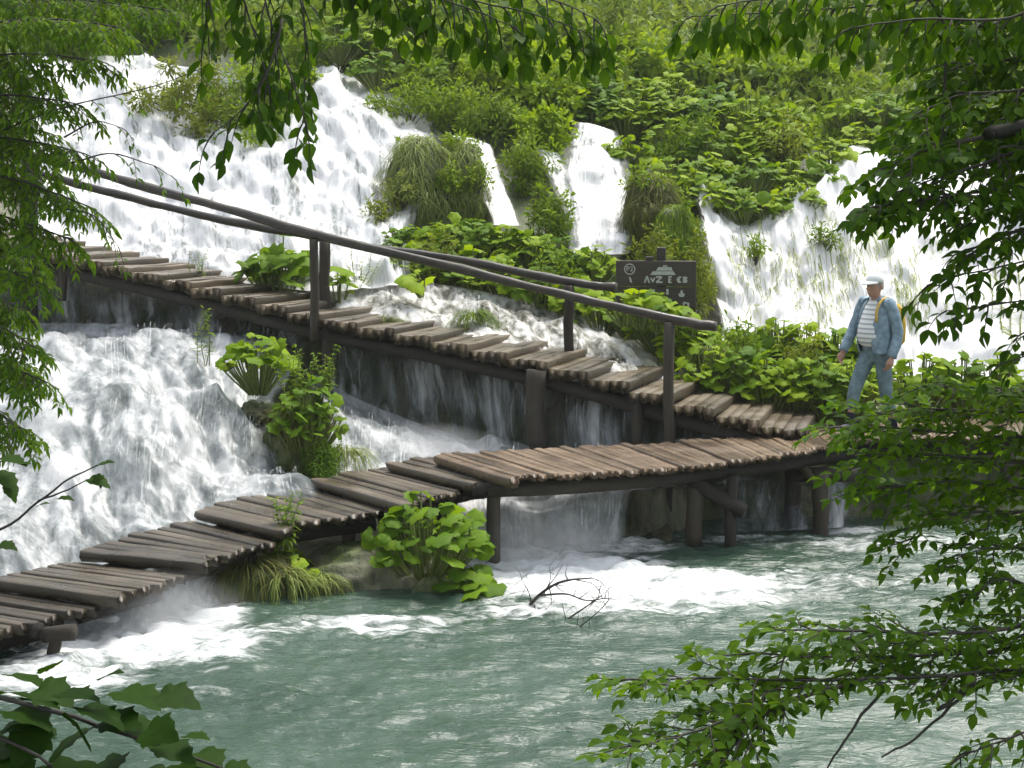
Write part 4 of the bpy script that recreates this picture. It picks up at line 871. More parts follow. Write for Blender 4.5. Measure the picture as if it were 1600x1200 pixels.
# far slope: rows of shrubs, then trees
k = 0
for D, y0, n_, rx, rz in ((27.5, 75, 9, 1.3, 1.2), (31, 55, 10, 1.5, 1.5), (36, 20, 11, 1.8, 2.2)):
    for x in np.linspace(-60, 1660, n_):
        x = x + RNG.uniform(-50, 50); k += 1
        if D < 30 and x > 930: continue
        y = y0 + (55 if x > 930 else 0) + RNG.uniform(-10, 10)
        shrub(W(x, y, D), rx * RNG.uniform(.8, 1.2), rz * RNG.uniform(.7, 1.2) * (0.45 if x > 930 else 1), 1500, 0.22, 'green shrub on the far slope behind the falls', 'far' if (x > 930 or k % 3 == 0) else 'herb', 'narrow', 'shrubs on the far slope', 1000 + k, clumps=26)
def far_tree(x, yb, D, h, rad, seed, label):
    r = np.random.default_rng(seed); b = np.array(W(x, yb, D)); root = thing('far_tree', Vector(b), label, 'tree', 'trees at the top of the slope')
    c = b + np.stack([np.linspace(0, r.normal(0, .3), 6), np.zeros(6), np.linspace(-0.3, h * .85, 6)], -1); V, F = tube(c, np.linspace(.2, .06, 6), 7); child('trunk', mesh_np('trunk', V, F, M['bark'], True), root)
    nl, cl = 3000, 30; cc = nrm(r.normal(size=(cl, 3))) * (r.random((cl, 1)) ** .4) * np.array([rad, rad, h * .36]) + b + np.array([0, 0, h * .62]); q = r.integers(0, cl, nl)
    P = cc[q] + nrm(r.normal(size=(nl, 3))) * (r.random((nl, 1)) ** .5) * rad * .4
    o = bpy.data.objects.new('crown', None); 
    leaves(root, P, r.normal(size=(nl, 3)), r.normal(0, .5, (nl, 3)) + np.array([0, 0, .8]), .3 * r.uniform(.6, 1.3, nl), 'ovate', 'far', 0, massname='crown', seed=seed)
for j, x in enumerate(np.linspace(-150, 1750, 13)): far_tree(x + RNG.uniform(-40, 40), 10 + RNG.uniform(-30, 20), 44 + RNG.uniform(-3, 8), RNG.uniform(7, 10), RNG.uniform(2, 3), 1200 + j, 'hazy tree standing at the top of the slope')

# ------------------------------------------------------------------ foreground trees
class Tree:
    def __init__(s, name, base, label, kind, mk, ls, seed, bark='bark'):
        s.root = thing(name, Vector(base), label, 'tree'); s.r = np.random.default_rng(seed); s.kind, s.mk, s.ls, s.seed, s.bark = kind, mk, ls, seed, bark
        s.P, s.Y, s.Z, s.S = [], [], [], []; s.tw = MB(); s.wood = None
    def limb(s, pts, r0, r1, name='branch', world=False):
        pts = [Vector(p) if world else W(*p) for p in pts]; u0, v0 = proj(np.array(pts[0])[None])
        if s.wood is not None and not (0 < u0[0] < 1600 and 0 < v0[0] < 1200):      # grow out of the trunk or main limb
            dd = np.linalg.norm(s.wood - np.array(pts[0]) + np.array([0, 0, .35]), axis=1); j = int(dd.argmin()); pts = [Vector(s.wood[j])] + pts
        P = cr(np.array(pts), max(12, len(pts) * 5)); n_ = len(P)
        if world: s.wood = P if s.wood is None else np.concatenate([s.wood, P])
        P += (np.stack([vn(np.arange(n_) * 0.5, k + .5, 0, int(s.r.integers(9999))) for k in range(3)], -1) - .5) * r0 * 1.2
        V, F = tube(P, np.linspace(r0, r1, n_), 7, True, 0.12, int(s.r.integers(999))); child(name, mesh_np(name, V, F, M[s.bark], True), s.root); return P
    def twig(s, p, d, ln, lgap, droop=0.35, plane=None, lsc=1.0, sub=0):
        r = s.r; n_ = max(4, int(ln / lgap)); d = np.array(d) / np.linalg.norm(d); c = [np.array(p)]
        for k in range(n_):
            d = d + np.array([0, 0, -droop * lgap / ln * 1.6]) + r.normal(0, .07, 3); d /= np.linalg.norm(d); c.append(c[-1] + d * lgap)
        c = np.array(c); s.tw.tube(c, np.linspace(.0035, .0012, len(c)) * (1 + ln), 4, False)
        up = np.array([0, 0, 1.0]) if plane is None else plane
        up = up + r.normal(0, .25, 3); sgn = 1
        for k in range(1, len(c)):
            t = c[k] - c[k - 1]; t /= np.linalg.norm(t); side = np.cross(t, up); side /= np.linalg.norm(side) + 1e-9
            a = r.uniform(.6, 1.1); s.P.append(c[k]); s.Y.append(t * math.cos(a) + side * sgn * math.sin(a) + np.array([0, 0, -droop * r.uniform(.1, .9)]))
            s.Z.append(up + r.normal(0, .35, 3)); s.S.append(s.ls * lsc * r.uniform(.65, 1.2)); sgn = -sgn
            if sub and k % 4 == 2 and k < len(c) - 2: s.twig(c[k], t * .7 + side * sgn * .8, ln * .45, lgap, droop, up, lsc * .95, sub - 1)
        s.P.append(c[-1]); s.Y.append(c[-1] - c[-2] + np.array([0, 0, -.1 * lgap])); s.Z.append(up); s.S.append(s.ls * lsc)
    def spray(s, pts, r0, tl, tgap, lgap, droop=.35, start=0.1, sub=1, lsc=1.0, hang=0.0, world=False):
        P = s.limb(pts, r0, r0 * .3, world=world); sd = np.concatenate([[0], np.cumsum(np.linalg.norm(np.diff(P, axis=0), axis=1))]); T = np.gradient(P, axis=0); T /= np.linalg.norm(T, axis=1, keepdims=True); sgn = 1
        for q in np.arange(start * sd[-1], sd[-1], tgap):
            p = np.array([np.interp(q, sd, P[:, i]) for i in range(3)]); t = np.array([np.interp(q, sd, T[:, i]) for i in range(3)])
            up = np.array([0, 0, 1.0]); side = np.cross(t, up); side /= np.linalg.norm(side) + 1e-9
            d = t * s.r.uniform(.5, 1.0) + side * sgn * s.r.uniform(.5, 1.0) + up * (s.r.uniform(-.25, .3) - hang); sgn = -sgn
            s.twig(p, d, tl * s.r.uniform(.55, 1.15) * (1 - .35 * q / sd[-1]), lgap, droop, None, lsc, sub)
        s.twig(P[-1], T[-1], tl * .6, lgap, droop, None, lsc, 0)
    def crown(s, c, rad, n_, ls):  # unseen leaf mass above the frame, added to cast shade
        r = s.r; cl = 60; cc = nrm(r.normal(size=(cl, 3))) * (r.random((cl, 1)) ** .4) * np.array(rad) + np.array(c); q = r.integers(0, cl, n_)
        P = cc[q] + nrm(r.normal(size=(n_, 3))) * (r.random((n_, 1)) ** .5) * .55
        leaves(s.root, P, r.normal(size=(n_, 3)), r.normal(0, .4, (n_, 3)) + np.array([0, 0, 1.0]), ls * r.uniform(.7, 1.2, n_), s.kind, s.mk, 0, massname='crown', seed=s.seed + 3)
    def finish(s, nparts=200):
        leaves(s.root, s.P, s.Y, s.Z, s.S, s.kind, s.mk, nparts, seed=s.seed)
        if not s.tw.empty(): child('twigs', s.tw.mesh('twigs', M[s.bark]), s.root)['kind'] = 'stuff'
        return len(s.P)
# right-hand beech: trunk outside the frame, limbs reaching in
bx, by = 3.1, 5.6
t = Tree('beech_tree', (bx, by, ground(bx, by) - .1), 'beech tree whose leafy boughs fill the upper right corner and edge', 'ovate', 'shadedbeech', 0.070, 31)
t.limb([(bx, by, ground(bx, by) - .2), (bx - .05, by, 2.0), (bx + .05, by + .05, 3.6), (bx - .1, by, 5.4), (bx - .2, by, 8.0)], .22, .10, 'trunk', True)
t.limb([(1960, 120, 5.5), (1750, 165, 5.3), (1600, 193, 5.2), (1535, 214, 5.2)], .055, .022)
for pts in ([(1900, 60, 5.5), (1700, 120, 5.4), (1600, 140, 5.3), (1500, 150, 5.2), (1440, 175, 5.1)],
            [(1535, 214, 5.2), (1480, 225, 5.15), (1430, 240, 5.1), (1385, 262, 5.0)],
            [(1700, 215, 5.3), (1600, 235, 5.3), (1520, 262, 5.2), (1450, 290, 5.1), (1400, 300, 5.1)],
            [(1800, 270, 5.5), (1620, 285, 5.4), (1520, 300, 5.2), (1440, 312, 5.1), (1375, 322, 5.0)],
            [(1800, 330, 5.6), (1620, 355, 5.4), (1560, 372, 5.3), (1510, 390, 5.2)],
            [(1760, 100, 5.7), (1650, 80, 5.6), (1560, 95, 5.5), (1490, 100, 5.4)],
            [(1760, 20, 5.7), (1620, 20, 5.6), (1540, 40, 5.5), (1480, 45, 5.4)],
            [(1700, 180, 5.8), (1600, 185, 5.7), (1540, 190, 5.6), (1480, 200, 5.5)],
            [(1700, 250, 5.9), (1600, 255, 5.8), (1520, 235, 5.7), (1460, 260, 5.6)],
            [(1780, 140, 6.3), (1640, 130, 6.2), (1560, 120, 6.1), (1470, 130, 6.0)], [(1780, 200, 6.3), (1640, 170, 6.2), (1550, 170, 6.1), (1450, 190, 6.0)],
            [(1780, 60, 6.3), (1640, 60, 6.2), (1560, 65, 6.1), (1460, 80, 6.0)], [(1780, 300, 6.3), (1650, 310, 6.2), (1570, 320, 6.1), (1500, 340, 6.0)],
            [(1780, 240, 6.3), (1640, 215, 6.2), (1550, 215, 6.1), (1440, 225, 6.0)], [(1780, 10, 6.3), (1640, 0, 6.2), (1540, 0, 6.1), (1440, 10, 6.0)]):
    t.spray(pts, .010, .32, .055, .027, .32, .1, 1, .95, .1)
for pts in ([(1760, 380, 5.5), (1640, 400, 5.4), (1550, 420, 5.3), (1490, 432, 5.2), (1450, 445, 5.1)], [(1760, 440, 5.6), (1640, 462, 5.5), (1540, 478, 5.4), (1480, 486, 5.3)],
            [(1720, 520, 5.4), (1640, 545, 5.3), (1575, 565, 5.25)], [(1720, 480, 5.7), (1650, 510, 5.6), (1600, 520, 5.5)]):
    t.spray(pts, .006, .20, .085, .032, .5, .3, 0)
for pts in ([(1800, -30, 5.6), (1600, -20, 5.5), (1400, 5, 5.4), (1240, 18, 5.3), (1080, 25, 5.2)], [(1700, -60, 5.4), (1450, -30, 5.3), (1250, -10, 5.2), (1120, 10, 5.1)], [(1700, 20, 5.2), (1560, 30, 5.1), (1430, 30, 5.0), (1330, 45, 5)]):
    t.spray(pts, .008, .17, .05, .030, .9, .2, 0, 1.15, .45)
t.limb([(1490, -40, 5.3), (1482, 60, 5.3), (1475, 160, 5.25), (1468, 255, 5.2)], .008, .004)
t.limb([(1600, 230, 5.2), (1570, 290, 5.2), (1556, 340, 5.2)], .006, .003)
t.crown((2.6, 4.6, 6.6), (3.0, 3.4, 1.5), 5500, .12)
n1 = t.finish(300)
# lower right: young beech leaning out from the bank
bx, by = 3.0, 6.6
t = Tree('beech_tree', (bx, by, ground(bx, by) - .1), 'young beech whose layered sprays hide the right end of the deck', 'ovate', 'beech', 0.062, 33)
t.limb([(bx, by, ground(bx, by) - .2), (bx - .05, by, 1.2), (bx, by - .1, 2.2), (bx + .15, by - .2, 3.0)], .07, .03, 'trunk', True)
for pts in ([(1800, 610, 6.3), (1620, 612, 6.1), (1540, 608, 6.0), (1490, 600, 5.9), (1450, 602, 5.8)],
            [(1800, 640, 6.2), (1620, 645, 6.0), (1500, 640, 5.9), (1420, 640, 5.8), (1360, 650, 5.7)],
            [(1800, 680, 6.2), (1620, 684, 6.0), (1480, 676, 5.9), (1390, 668, 5.8), (1310, 668, 5.7)],
            [(1800, 720, 6.2), (1620, 724, 6.0), (1480, 712, 5.9), (1400, 715, 5.8), (1340, 730, 5.7)],
            [(1800, 760, 6.2), (1620, 764, 6.0), (1500, 752, 5.9), (1430, 758, 5.8), (1350, 765, 5.7)],
            [(1800, 790, 6.0), (1640, 800, 5.9), (1530, 800, 5.8), (1450, 815, 5.7), (1420, 850, 5.6)],
            [(1780, 850, 5.8), (1640, 862, 5.7), (1560, 855, 5.6), (1490, 872, 5.5)],
            [(1780, 930, 5.6), (1640, 925, 5.5), (1570, 905, 5.4), (1520, 925, 5.4)]):
    t.spray(pts, .008, .30, .050, .025, .14, .1, 1, 1.0, .05)
n2 = t.finish(300)
# bottom right bough over the pool
bx, by = 2.7, 4.9
t = Tree('beech_tree', (bx, by, ground(bx, by) - .1), 'low beech stretching a long dark bough over the pool at bottom right', 'ovate', 'beech', 0.060, 35)
t.limb([(bx, by, ground(bx, by) - .2), (bx, by, .9), (bx - .05, by, 1.6), (bx + .1, by, 2.4)], .08, .03, 'trunk', True)
t.limb([(1990, 1010, 5.0), (1780, 1030, 5.0), (1600, 1052, 4.95), (1540, 1068, 4.9), (1500, 1085, 4.85), (1470, 1108, 4.8)], .022, .007)
for pts in ([(1780, 1030, 5.0), (1600, 1045, 4.9), (1450, 1056, 4.8), (1300, 1062, 4.8), (1180, 1062, 4.7), (1070, 1060, 4.7), (990, 1062, 4.6)],
            [(1700, 970, 5.1), (1560, 985, 5.0), (1420, 990, 4.9), (1300, 985, 4.8), (1220, 985, 4.8)],
            [(1700, 1005, 5.2), (1540, 1020, 5.1), (1400, 1025, 5.0), (1280, 1025, 4.9), (1170, 1022, 4.8)],
            [(1350, 1062, 4.8), (1250, 1090, 4.7), (1150, 1120, 4.6), (1070, 1148, 4.5), (985, 1166, 4.4)],
            [(1260, 1065, 4.8), (1190, 1120, 4.6), (1120, 1170, 4.5), (1050, 1215, 4.4)],
            [(1200, 1080, 4.7), (1160, 1150, 4.5), (1140, 1210, 4.4)]):
    t.spray(pts, .008, .26, .050, .024, .10, .18, 1, 1.0, .05)
t.spray([(1750, 1120, 4.6), (1640, 1135, 4.6), (1570, 1155, 4.5), (1510, 1180, 4.5)], .007, .2, .06, .03, .35, .2, 1)
t.limb([(1378, 1080, 4.8), (1345, 1120, 4.75), (1318, 1160, 4.7), (1290, 1205, 4.7)], .006, .003)
t.limb([(1512, 1080, 4.85), (1468, 1120, 4.8), (1425, 1158, 4.75), (1378, 1182, 4.7)], .006, .003)
n3 = t.finish(300)
# hanging branches, top centre
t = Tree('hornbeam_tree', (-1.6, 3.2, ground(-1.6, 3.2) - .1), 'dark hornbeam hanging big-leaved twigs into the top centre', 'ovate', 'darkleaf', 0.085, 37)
t.limb([(-2.6, 3.4, ground(-2.6, 3.4) - .2), (-2.6, 3.5, 2.5), (-2.4, 3.7, 4.6), (-2.0, 4.2, 6.0)], .18, .09, 'trunk', True)
t.limb([(-2.4, 3.7, 4.6), (-1.9, 4.6, 5.2), (-1.2, 5.3, 5.1), (-.4, 5.6, 4.75), (.4, 5.6, 4.6)], .05, .014, world=True)
for pts in ([(400, -110, 5.6), (412, -10, 5.5), (432, 60, 5.5), (455, 120, 5.45), (478, 190, 5.4)], [(440, 30, 5.5), (420, 110, 5.4), (380, 170, 5.35), (335, 205, 5.3)], [(330, -90, 5.6), (325, -10, 5.5), (322, 30, 5.5), (318, 60, 5.5)],
            [(460, -90, 5.7), (470, 0, 5.6), (480, 70, 5.6), (485, 140, 5.6)], [(380, -60, 5.5), (385, 10, 5.5), (400, 60, 5.45), (420, 130, 5.4)]):
    t.spray(pts, .006, .20, .085, .042, .8, .1, 0, .95, .35)
for pts in ([(480, -130, 5.5), (600, -50, 5.4), (720, -5, 5.3), (830, 20, 5.2), (915, 50, 5.2)], [(560, -90, 5.3), (650, -20, 5.3), (740, 15, 5.2), (800, 40, 5.2)], [(700, -80, 5.5), (800, -20, 5.4), (880, 5, 5.3), (930, 30, 5.2)], [(520, -60, 5.4), (600, -10, 5.3), (640, 10, 5.3)]):
    t.spray(pts, .006, .17, .06, .038, 1.0, .1, 0, .95, .5)
t.crown((-1.6, 4.8, 6.9), (3.2, 3.6, 1.3), 5500, .12)
n4 = t.finish(300)
# left tree, narrow leaves
t = Tree('willow_tree', (-5.0, 10.4, ground(-5.0, 10.4) - .1), 'narrow-leaved willow filling the left edge above the big cascade', 'narrow', 'willow', 0.085, 39)
t.limb([(-5.0, 10.4, -.3), (-5.0, 10.4, 1.6), (-4.9, 10.4, 3.2), (-5.0, 10.4, 5.4)], .16, .07, 'trunk', True)
for pts in ([(-260, 60, 10.2), (-60, 40, 10), (80, 30, 9.9), (180, 40, 9.8)], [(-260, 120, 10.2), (-60, 90, 10), (60, 85, 9.9), (150, 95, 9.8)], [(-260, 170, 10.2), (-60, 150, 10), (40, 150, 9.9), (110, 160, 9.8)],
            [(-260, 230, 10.2), (-60, 215, 10), (40, 220, 9.9), (130, 240, 9.8)], [(-260, 270, 10.2), (-60, 270, 10), (40, 285, 9.9), (130, 320, 9.8)], [(-260, 320, 10.2), (-60, 325, 10), (30, 345, 9.9), (110, 375, 9.8)],
            [(-260, 400, 10.2), (-80, 400, 10), (0, 420, 9.9), (60, 440, 9.8)], [(-260, 470, 10.2), (-80, 480, 10), (0, 510, 9.9), (50, 540, 9.8)], [(-260, 530, 10.2), (-80, 545, 10), (0, 570, 9.9), (70, 595, 9.8)], [(-260, 590, 10.2), (-80, 610, 10), (-10, 640, 9.9), (30, 670, 9.8)],
            [(-260, 20, 10.6), (-40, 0, 10.4), (120, 0, 10.3), (260, 15, 10.2)],
            [(-260, 0, 10.9), (-40, -40, 10.9), (160, -30, 10.8), (330, -10, 10.7)], [(-200, 90, 10.8), (-40, 110, 10.7), (30, 120, 10.7), (70, 125, 10.6)], [(-200, 190, 10.8), (-40, 190, 10.7), (20, 200, 10.7), (60, 205, 10.6)],
            [(-200, 250, 10.8), (-40, 250, 10.7), (20, 260, 10.7), (70, 275, 10.6)], [(-200, 340, 10.8), (-40, 360, 10.7), (0, 390, 10.7), (40, 400, 10.6)], [(-200, 420, 10.8), (-60, 440, 10.7), (-10, 465, 10.7), (30, 480, 10.6)], [(-200, 500, 10.8), (-60, 520, 10.7), (-10, 555, 10.7), (40, 570, 10.6)]):
    t.spray(pts, .014, .46, .038, .028, .6, .2, 1, 1.0, .15)
for pts in ([(0, 205, 9.8), (110, 165, 9.7), (230, 138, 9.6), (320, 105, 9.5)], [(100, 215, 9.8), (150, 190, 9.7), (190, 200, 9.7)], [(110, 255, 9.8), (170, 240, 9.7), (230, 255, 9.6), (268, 275, 9.6)], [(100, 325, 9.8), (150, 340, 9.7), (185, 385, 9.7)]):
    t.spray(pts, .007, .15, .16, .045, .5, .25, 0, .75, .1)
t.crown((-3.4, 13.2, 7.9), (3.4, 3.4, 1.4), 6500, .14)  # unseen crown set off the trunk to shade the left cascade
n5 = t.finish(300)
# bottom-left maple, close to the lens
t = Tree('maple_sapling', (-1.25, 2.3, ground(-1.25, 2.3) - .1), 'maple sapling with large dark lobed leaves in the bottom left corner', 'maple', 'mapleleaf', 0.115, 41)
t.limb([(-1.25, 2.3, ground(-1.25, 2.3) - .15), (-1.2, 2.3, 1.75), (-1.1, 2.35, 2.2), (-1.05, 2.4, 2.6)], .02, .008, 'trunk', True)
t.limb([(-300, 1010, 2.35), (-60, 1075, 2.35), (100, 1115, 2.3), (230, 1160, 2.28), (380, 1210, 2.25)], .006, .002)
t.limb([(-200, 1120, 2.3), (-40, 1140, 2.3), (60, 1185, 2.25), (120, 1230, 2.25)], .005, .002)
t.limb([(-200, 870, 3.6), (-10, 832, 3.6), (60, 783, 3.6), (110, 748, 3.6), (152, 726, 3.6)], .005, .0018)
t.limb([(60, 783, 3.6), (100, 768, 3.6), (140, 748, 3.6)], .003, .0012)
t.limb([(-200, 760, 3.6), (-30, 735, 3.6), (10, 715, 3.6)], .003, .0012)
rm = np.random.default_rng(44)
for (x, y, sz, ang) in [(15, 1055, 95, -10), (60, 1075, 90, -40), (20, 1110, 110, -20), (95, 1085, 95, 15), (130, 1105, 110, -35), (190, 1080, 110, -15), (250, 1085, 95, -25), (85, 1150, 120, 160), (140, 1140, 120, -120), (200, 1125, 110, -60),
                        (30, 1165, 120, 190), (120, 1190, 120, -90), (190, 1180, 110, -110), (250, 1165, 95, -30), (310, 1175, 85, -35), (280, 1195, 95, -80), (350, 1200, 80, -30), (55, 1200, 110, -70), (-10, 1195, 120, 0), (5, 1140, 100, 40), (225, 1205, 100, -60), (160, 1060, 60, 60), (45, 1095, 90, 20), (100, 1120, 95, -70), (165, 1125, 95, 10), (60, 1135, 95, -100), (230, 1140, 85, 0), (150, 1205, 100, -20), (300, 1205, 85, 0), (100, 1215, 100, 30), (20, 1215, 100, -30), (-5, 1085, 95, 30), (70, 1050, 60, 70), (290, 1150, 60, 20)]:
    D = 2.3 + rm.normal(0, .05); a = R(ang); t.P.append(W(x, y, D)); t.Y.append((math.cos(a), -.35 + rm.normal(0, .2), math.sin(a) * .32)); t.Z.append((rm.normal(0, .3), -.02 + rm.normal(0, .25), 1)); t.S.append(sz * .75 * D / FPX)
for (x, y, sz, ang) in [(152, 728, 40, 20), (140, 748, 48, -15), (150, 742, 30, -60), (92, 778, 34, 0), (60, 790, 26, 20), (5, 715, 55, -10), (-5, 740, 60, -30), (10, 760, 40, -50), (0, 850, 40, -10), (30, 725, 26, 10)]:
    D = 3.6; a = R(ang); t.P.append(W(x, y, D)); t.Y.append((math.cos(a), -.2, math.sin(a))); t.Z.append((rm.normal(0, .2), -.1, 1)); t.S.append(sz * .78 * D / FPX)
n6 = t.finish(60)
print('leaves', n1, n2, n3, n4, n5, n6)
# dead branch lying in the pool
dbr = thing('dead_branch', WZ(890, 965, 0), 'leafless dead branch lying in the foam below the deck', 'branch')
rd = np.random.default_rng(61)
def twg(pts, r, name='twig'):
    P = cr(np.array([W(*p) for p in pts]), 12); V, F = tube(P, np.linspace(r, r * .35, 12), 5, True, .1, 3); child(name, mesh_np(name, V, F, M['bark'], True), dbr); return P
for pts, r in (([(828, 945, 11.4), (848, 925, 11.4), (880, 908, 11.35), (925, 903, 11.3)], .016), ([(845, 930, 11.4), (885, 928, 11.3), (915, 938, 11.2), (945, 935, 11.1)], .010), ([(862, 985, 11.0), (890, 965, 11.0), (920, 945, 11.0), (940, 930, 11.0)], .010),
               ([(880, 1000, 10.8), (905, 980, 10.8), (930, 960, 10.8), (950, 940, 10.8)], .007), ([(830, 942, 11.4), (826, 925, 11.4), (815, 905, 11.4)], .006), ([(850, 928, 11.4), (860, 905, 11.4), (858, 885, 11.4)], .005),
               ([(900, 906, 11.3), (930, 915, 11.3), (948, 950, 11.2)], .005), ([(840, 950, 11.3), (875, 955, 11.2), (905, 962, 11.1)], .006), ([(835, 945, 11.4), (838, 965, 11.2), (830, 978, 11.15)], .006), ([(925, 903, 11.3), (940, 910, 11.3), (950, 925, 11.25)], .004)):
    P = twg(pts, r)
    for q in range(6):
        b = P[int(rd.integers(3, 12))]; e = b + rd.normal(0, .09, 3) + np.array([.05, 0, .06]); V, F = tube(cr(np.array([b, (b + e) / 2 + rd.normal(0, .015, 3), e]), 6), np.linspace(r * .4, .001, 6), 4); child('twig', mesh_np('twig', V, F, M['bark'], True), dbr)

# ------------------------------------------------------------------ low ground cover on the bare slope
def ground_cover(name, label, sel, n_, ls, kind, mk, seed, hgt):
    r = np.random.default_rng(seed); idx = np.argwhere(sel); w_ = np.where(gy[idx[:, 0]] > 26, 5.0, 1.0); q = idx[r.choice(len(idx), n_, p=w_ / w_.sum())]
    x = gx[q[:, 1]] + r.uniform(-.08, .08, n_); y = gy[q[:, 0]] + r.uniform(0, 1, n_) * np.where(gy[q[:, 0]] > 26, .6, .12); z = Zt[q[:, 0], q[:, 1]] + r.random(n_) * hgt
    root = thing(name, (0, 20, 0), label, 'plants', kind='stuff')
    leaves(root, np.stack([x, y, z], -1), r.normal(0, 1, (n_, 3)) + np.array([0, -.5, .3]), r.normal(0, .5, (n_, 3)) + np.array([0, -.4, .9]), ls * r.uniform(.5, 1.3, n_) * np.clip(y / 22, .6, 1.6), kind, mk, 0, seed=seed)
dry = (cg > 1e8) & (np.abs(X) < 0.42 * Y + 1.5)
stair_back = np.interp(gx, [-8, -5.6, -2.2, .7, 3, 4, 8], [20.5, 19.3, 17.8, 16.6, 15.9, 15.7, 15.7])
ground_cover('ground_cover', 'small-leaved herbs carpeting the slope between the falls', dry & (Y > stair_back[None]) & (Y < 27), 42000, .12, 'ovate', 'herb', 71, .28)
ground_cover('ground_cover', 'pale grass and weeds on the far meadow behind the falls', dry & (Y > 25.5) & (Y < 50), 70000, .26, 'narrow', 'far', 73, .5)
ground_cover('ground_cover', 'low green herbs on the banks at both ends of the walkway', (cg > 1e8) & (((X < -4.5) & (Y > 9.5) & (Y < stair_back[None])) | ((X > 4.4) & (Y > 14.8) & (Y < 16.5))) & (np.abs(X) < 12), 9000, .14, 'ovate', 'herb', 75, .3)
wetc = (np.abs(X) < 0.42 * Y + 1.5) & (Y > 20) & (Y < 27) & (cg < 1e8)

# ------------------------------------------------------------------ sign
M['signwood'] = wood_mat('sign_wood', (0.018, 0.013, 0.010), (0.06, 0.045, 0.034), (.5, .8), 0, .1)
M['signwhite'] = plain('sign_paint', (.42, .43, .40), .7, .2, .25, 60)
sg = thing('signpost', W(1033, 560, 17.05), 'dark brown wooden information sign with white symbols behind the rail end', 'sign', rz=R(-8))
def lbox(name, c, s, mt, root, bev=.008):
    bm = bmesh.new(); bmesh.ops.create_cube(bm, size=1.0); bmesh.ops.scale(bm, vec=s, verts=bm.verts); bmesh.ops.bevel(bm, geom=bm.edges[:], offset=bev, segments=1, affect='EDGES')
    me = bpy.data.meshes.new(name); bm.to_mesh(me); bm.free(); me.materials.append(M[mt]); return link(name, me, root, c)
zb = W(1025, 445, 17.0).z - sg.location.z; cx = (1025 - 1033) * 17.0 / FPX
lbox('post', (0, .07, (zb + .45) / 2 - .2), (.11, .09, zb + .45 + .4), 'signwood', sg)
lbox('board', (cx, 0, zb + .135), (.97, .035, .31), 'signwood', sg); lbox('board', (cx, 0, zb - .155), (.97, .035, .255), 'signwood', sg)
lbox('bracket', (cx - .08, .02, zb + .315), (.10, .05, .05), 'signwood', sg)
def poly2(name, pts, root, x, z, s=1.0):
    V = [(x + a * s, -.0215, z + b * s) for a, b in pts]; me = bpy.data.meshes.new(name); me.from_pydata(V, [], [list(range(len(V)))]); me.materials.append(M['signwhite']); return link(name, me, root)
def sx(px): return (px - 1033) * 17.0 / FPX
def sz(py): return W(0, py, 17.0).z - sg.location.z
# ring with the stop number
th = np.linspace(0, 2 * np.pi, 24, endpoint=False); ro, ri = .068, .056
Vr = [(sx(984) + r_ * math.cos(a), -.0215, sz(421) + r_ * math.sin(a)) for r_ in (ro, ri) for a in th]
me = bpy.data.meshes.new('ring'); me.from_pydata(Vr, [], [(i, (i + 1) % 24, 24 + (i + 1) % 24, 24 + i) for i in range(24)]); me.materials.append(M['signwhite']); link('ring', me, sg)
tc_ = bpy.data.curves.new('stop_number', 'FONT'); tc_.body = 'P2'; tc_.size = .085; tc_.align_x = 'CENTER'; tc_.align_y = 'CENTER'
to = bpy.data.objects.new('tmp', tc_); COL.objects.link(to); dg = bpy.context.evaluated_depsgraph_get(); tme = bpy.data.meshes.new_from_object(to.evaluated_get(dg)); bpy.data.objects.remove(to)
tme.materials.clear(); tme.materials.append(M['signwhite']); tm_o = link('stop_number', tme, sg, (sx(984), -.0225, sz(421))); tm_o.rotation_euler = (R(90), 0, 0)
# boat pictogram, then the row of small symbols
poly2('boat_symbol', [(-.155, -.045), (.155, -.045), (.125, .0), (-.12, .0)], sg, sx(1036), sz(424)); poly2('boat_symbol', [(-.085, .008), (.118, .008), (.098, .05), (-.055, .05)], sg, sx(1036), sz(424)); poly2('boat_symbol', [(.0, .055), (.05, .055), (.05, .072), (.0, .072)], sg, sx(1036), sz(424))
S_ = .042
for x, y, pts in [(985, 438, [(-.4, 1), (.2, .6), (.5, -.9), (-.1, -.5)]), (1011, 437, [(-.9, -1), (-.45, -1), (0, .3), (.45, -1), (.9, -1), (.25, 1), (-.25, 1)]), (1020, 437, [(-.8, .5), (-.3, .5), (0, -.2), (.4, .6), (.8, .6), (.2, -.8), (-.2, -.8)]),
                  (1030, 437, [(-.9, 1), (.8, 1), (.8, .4), (-.1, -.3), (1, -.6), (1, -1), (-.9, -1), (-.9, -.5), (.1, .3), (-.9, .5)]), (1047, 437, [(-.5, 1), (.5, 1), (.5, .6), (-.05, .6), (-.05, .2), (.35, .2), (.35, -.2), (-.05, -.2), (-.05, -.6), (.5, -.6), (.5, -1), (-.5, -1)]),
                  (1062, 437, [(-.5, .9), (.4, .9), (.4, .45), (0, .45), (0, -.45), (.4, -.45), (.4, -.9), (-.5, -.9), (-.9, 0)]), (1070, 437, [(-.55, .9), (.5, .9), (.8, .5), (.5, .1), (.8, -.5), (.4, -.9), (-.55, -.9)]),
                  (1065, 459, [(-.3, 1), (.3, 1), (.3, .3), (1, -.1), (.6, -.9), (-.6, -.9), (-1, -.1), (-.3, .3)]), (1043, 456, [(-.3, .8), (.3, .8), (.3, -.8), (-.3, -.8)]), (1020, 457, [(-.6, .8), (.6, .8), (.6, -.8), (-.6, -.8)]), (1072, 476, [(-1, .6), (-.5, .9), (.9, .5), (.9, -.7), (.2, -.9), (.4, .2), (-.4, .3), (-.8, -.8)])]:
    poly2('symbol', pts, sg, sx(x), sz(y), S_)
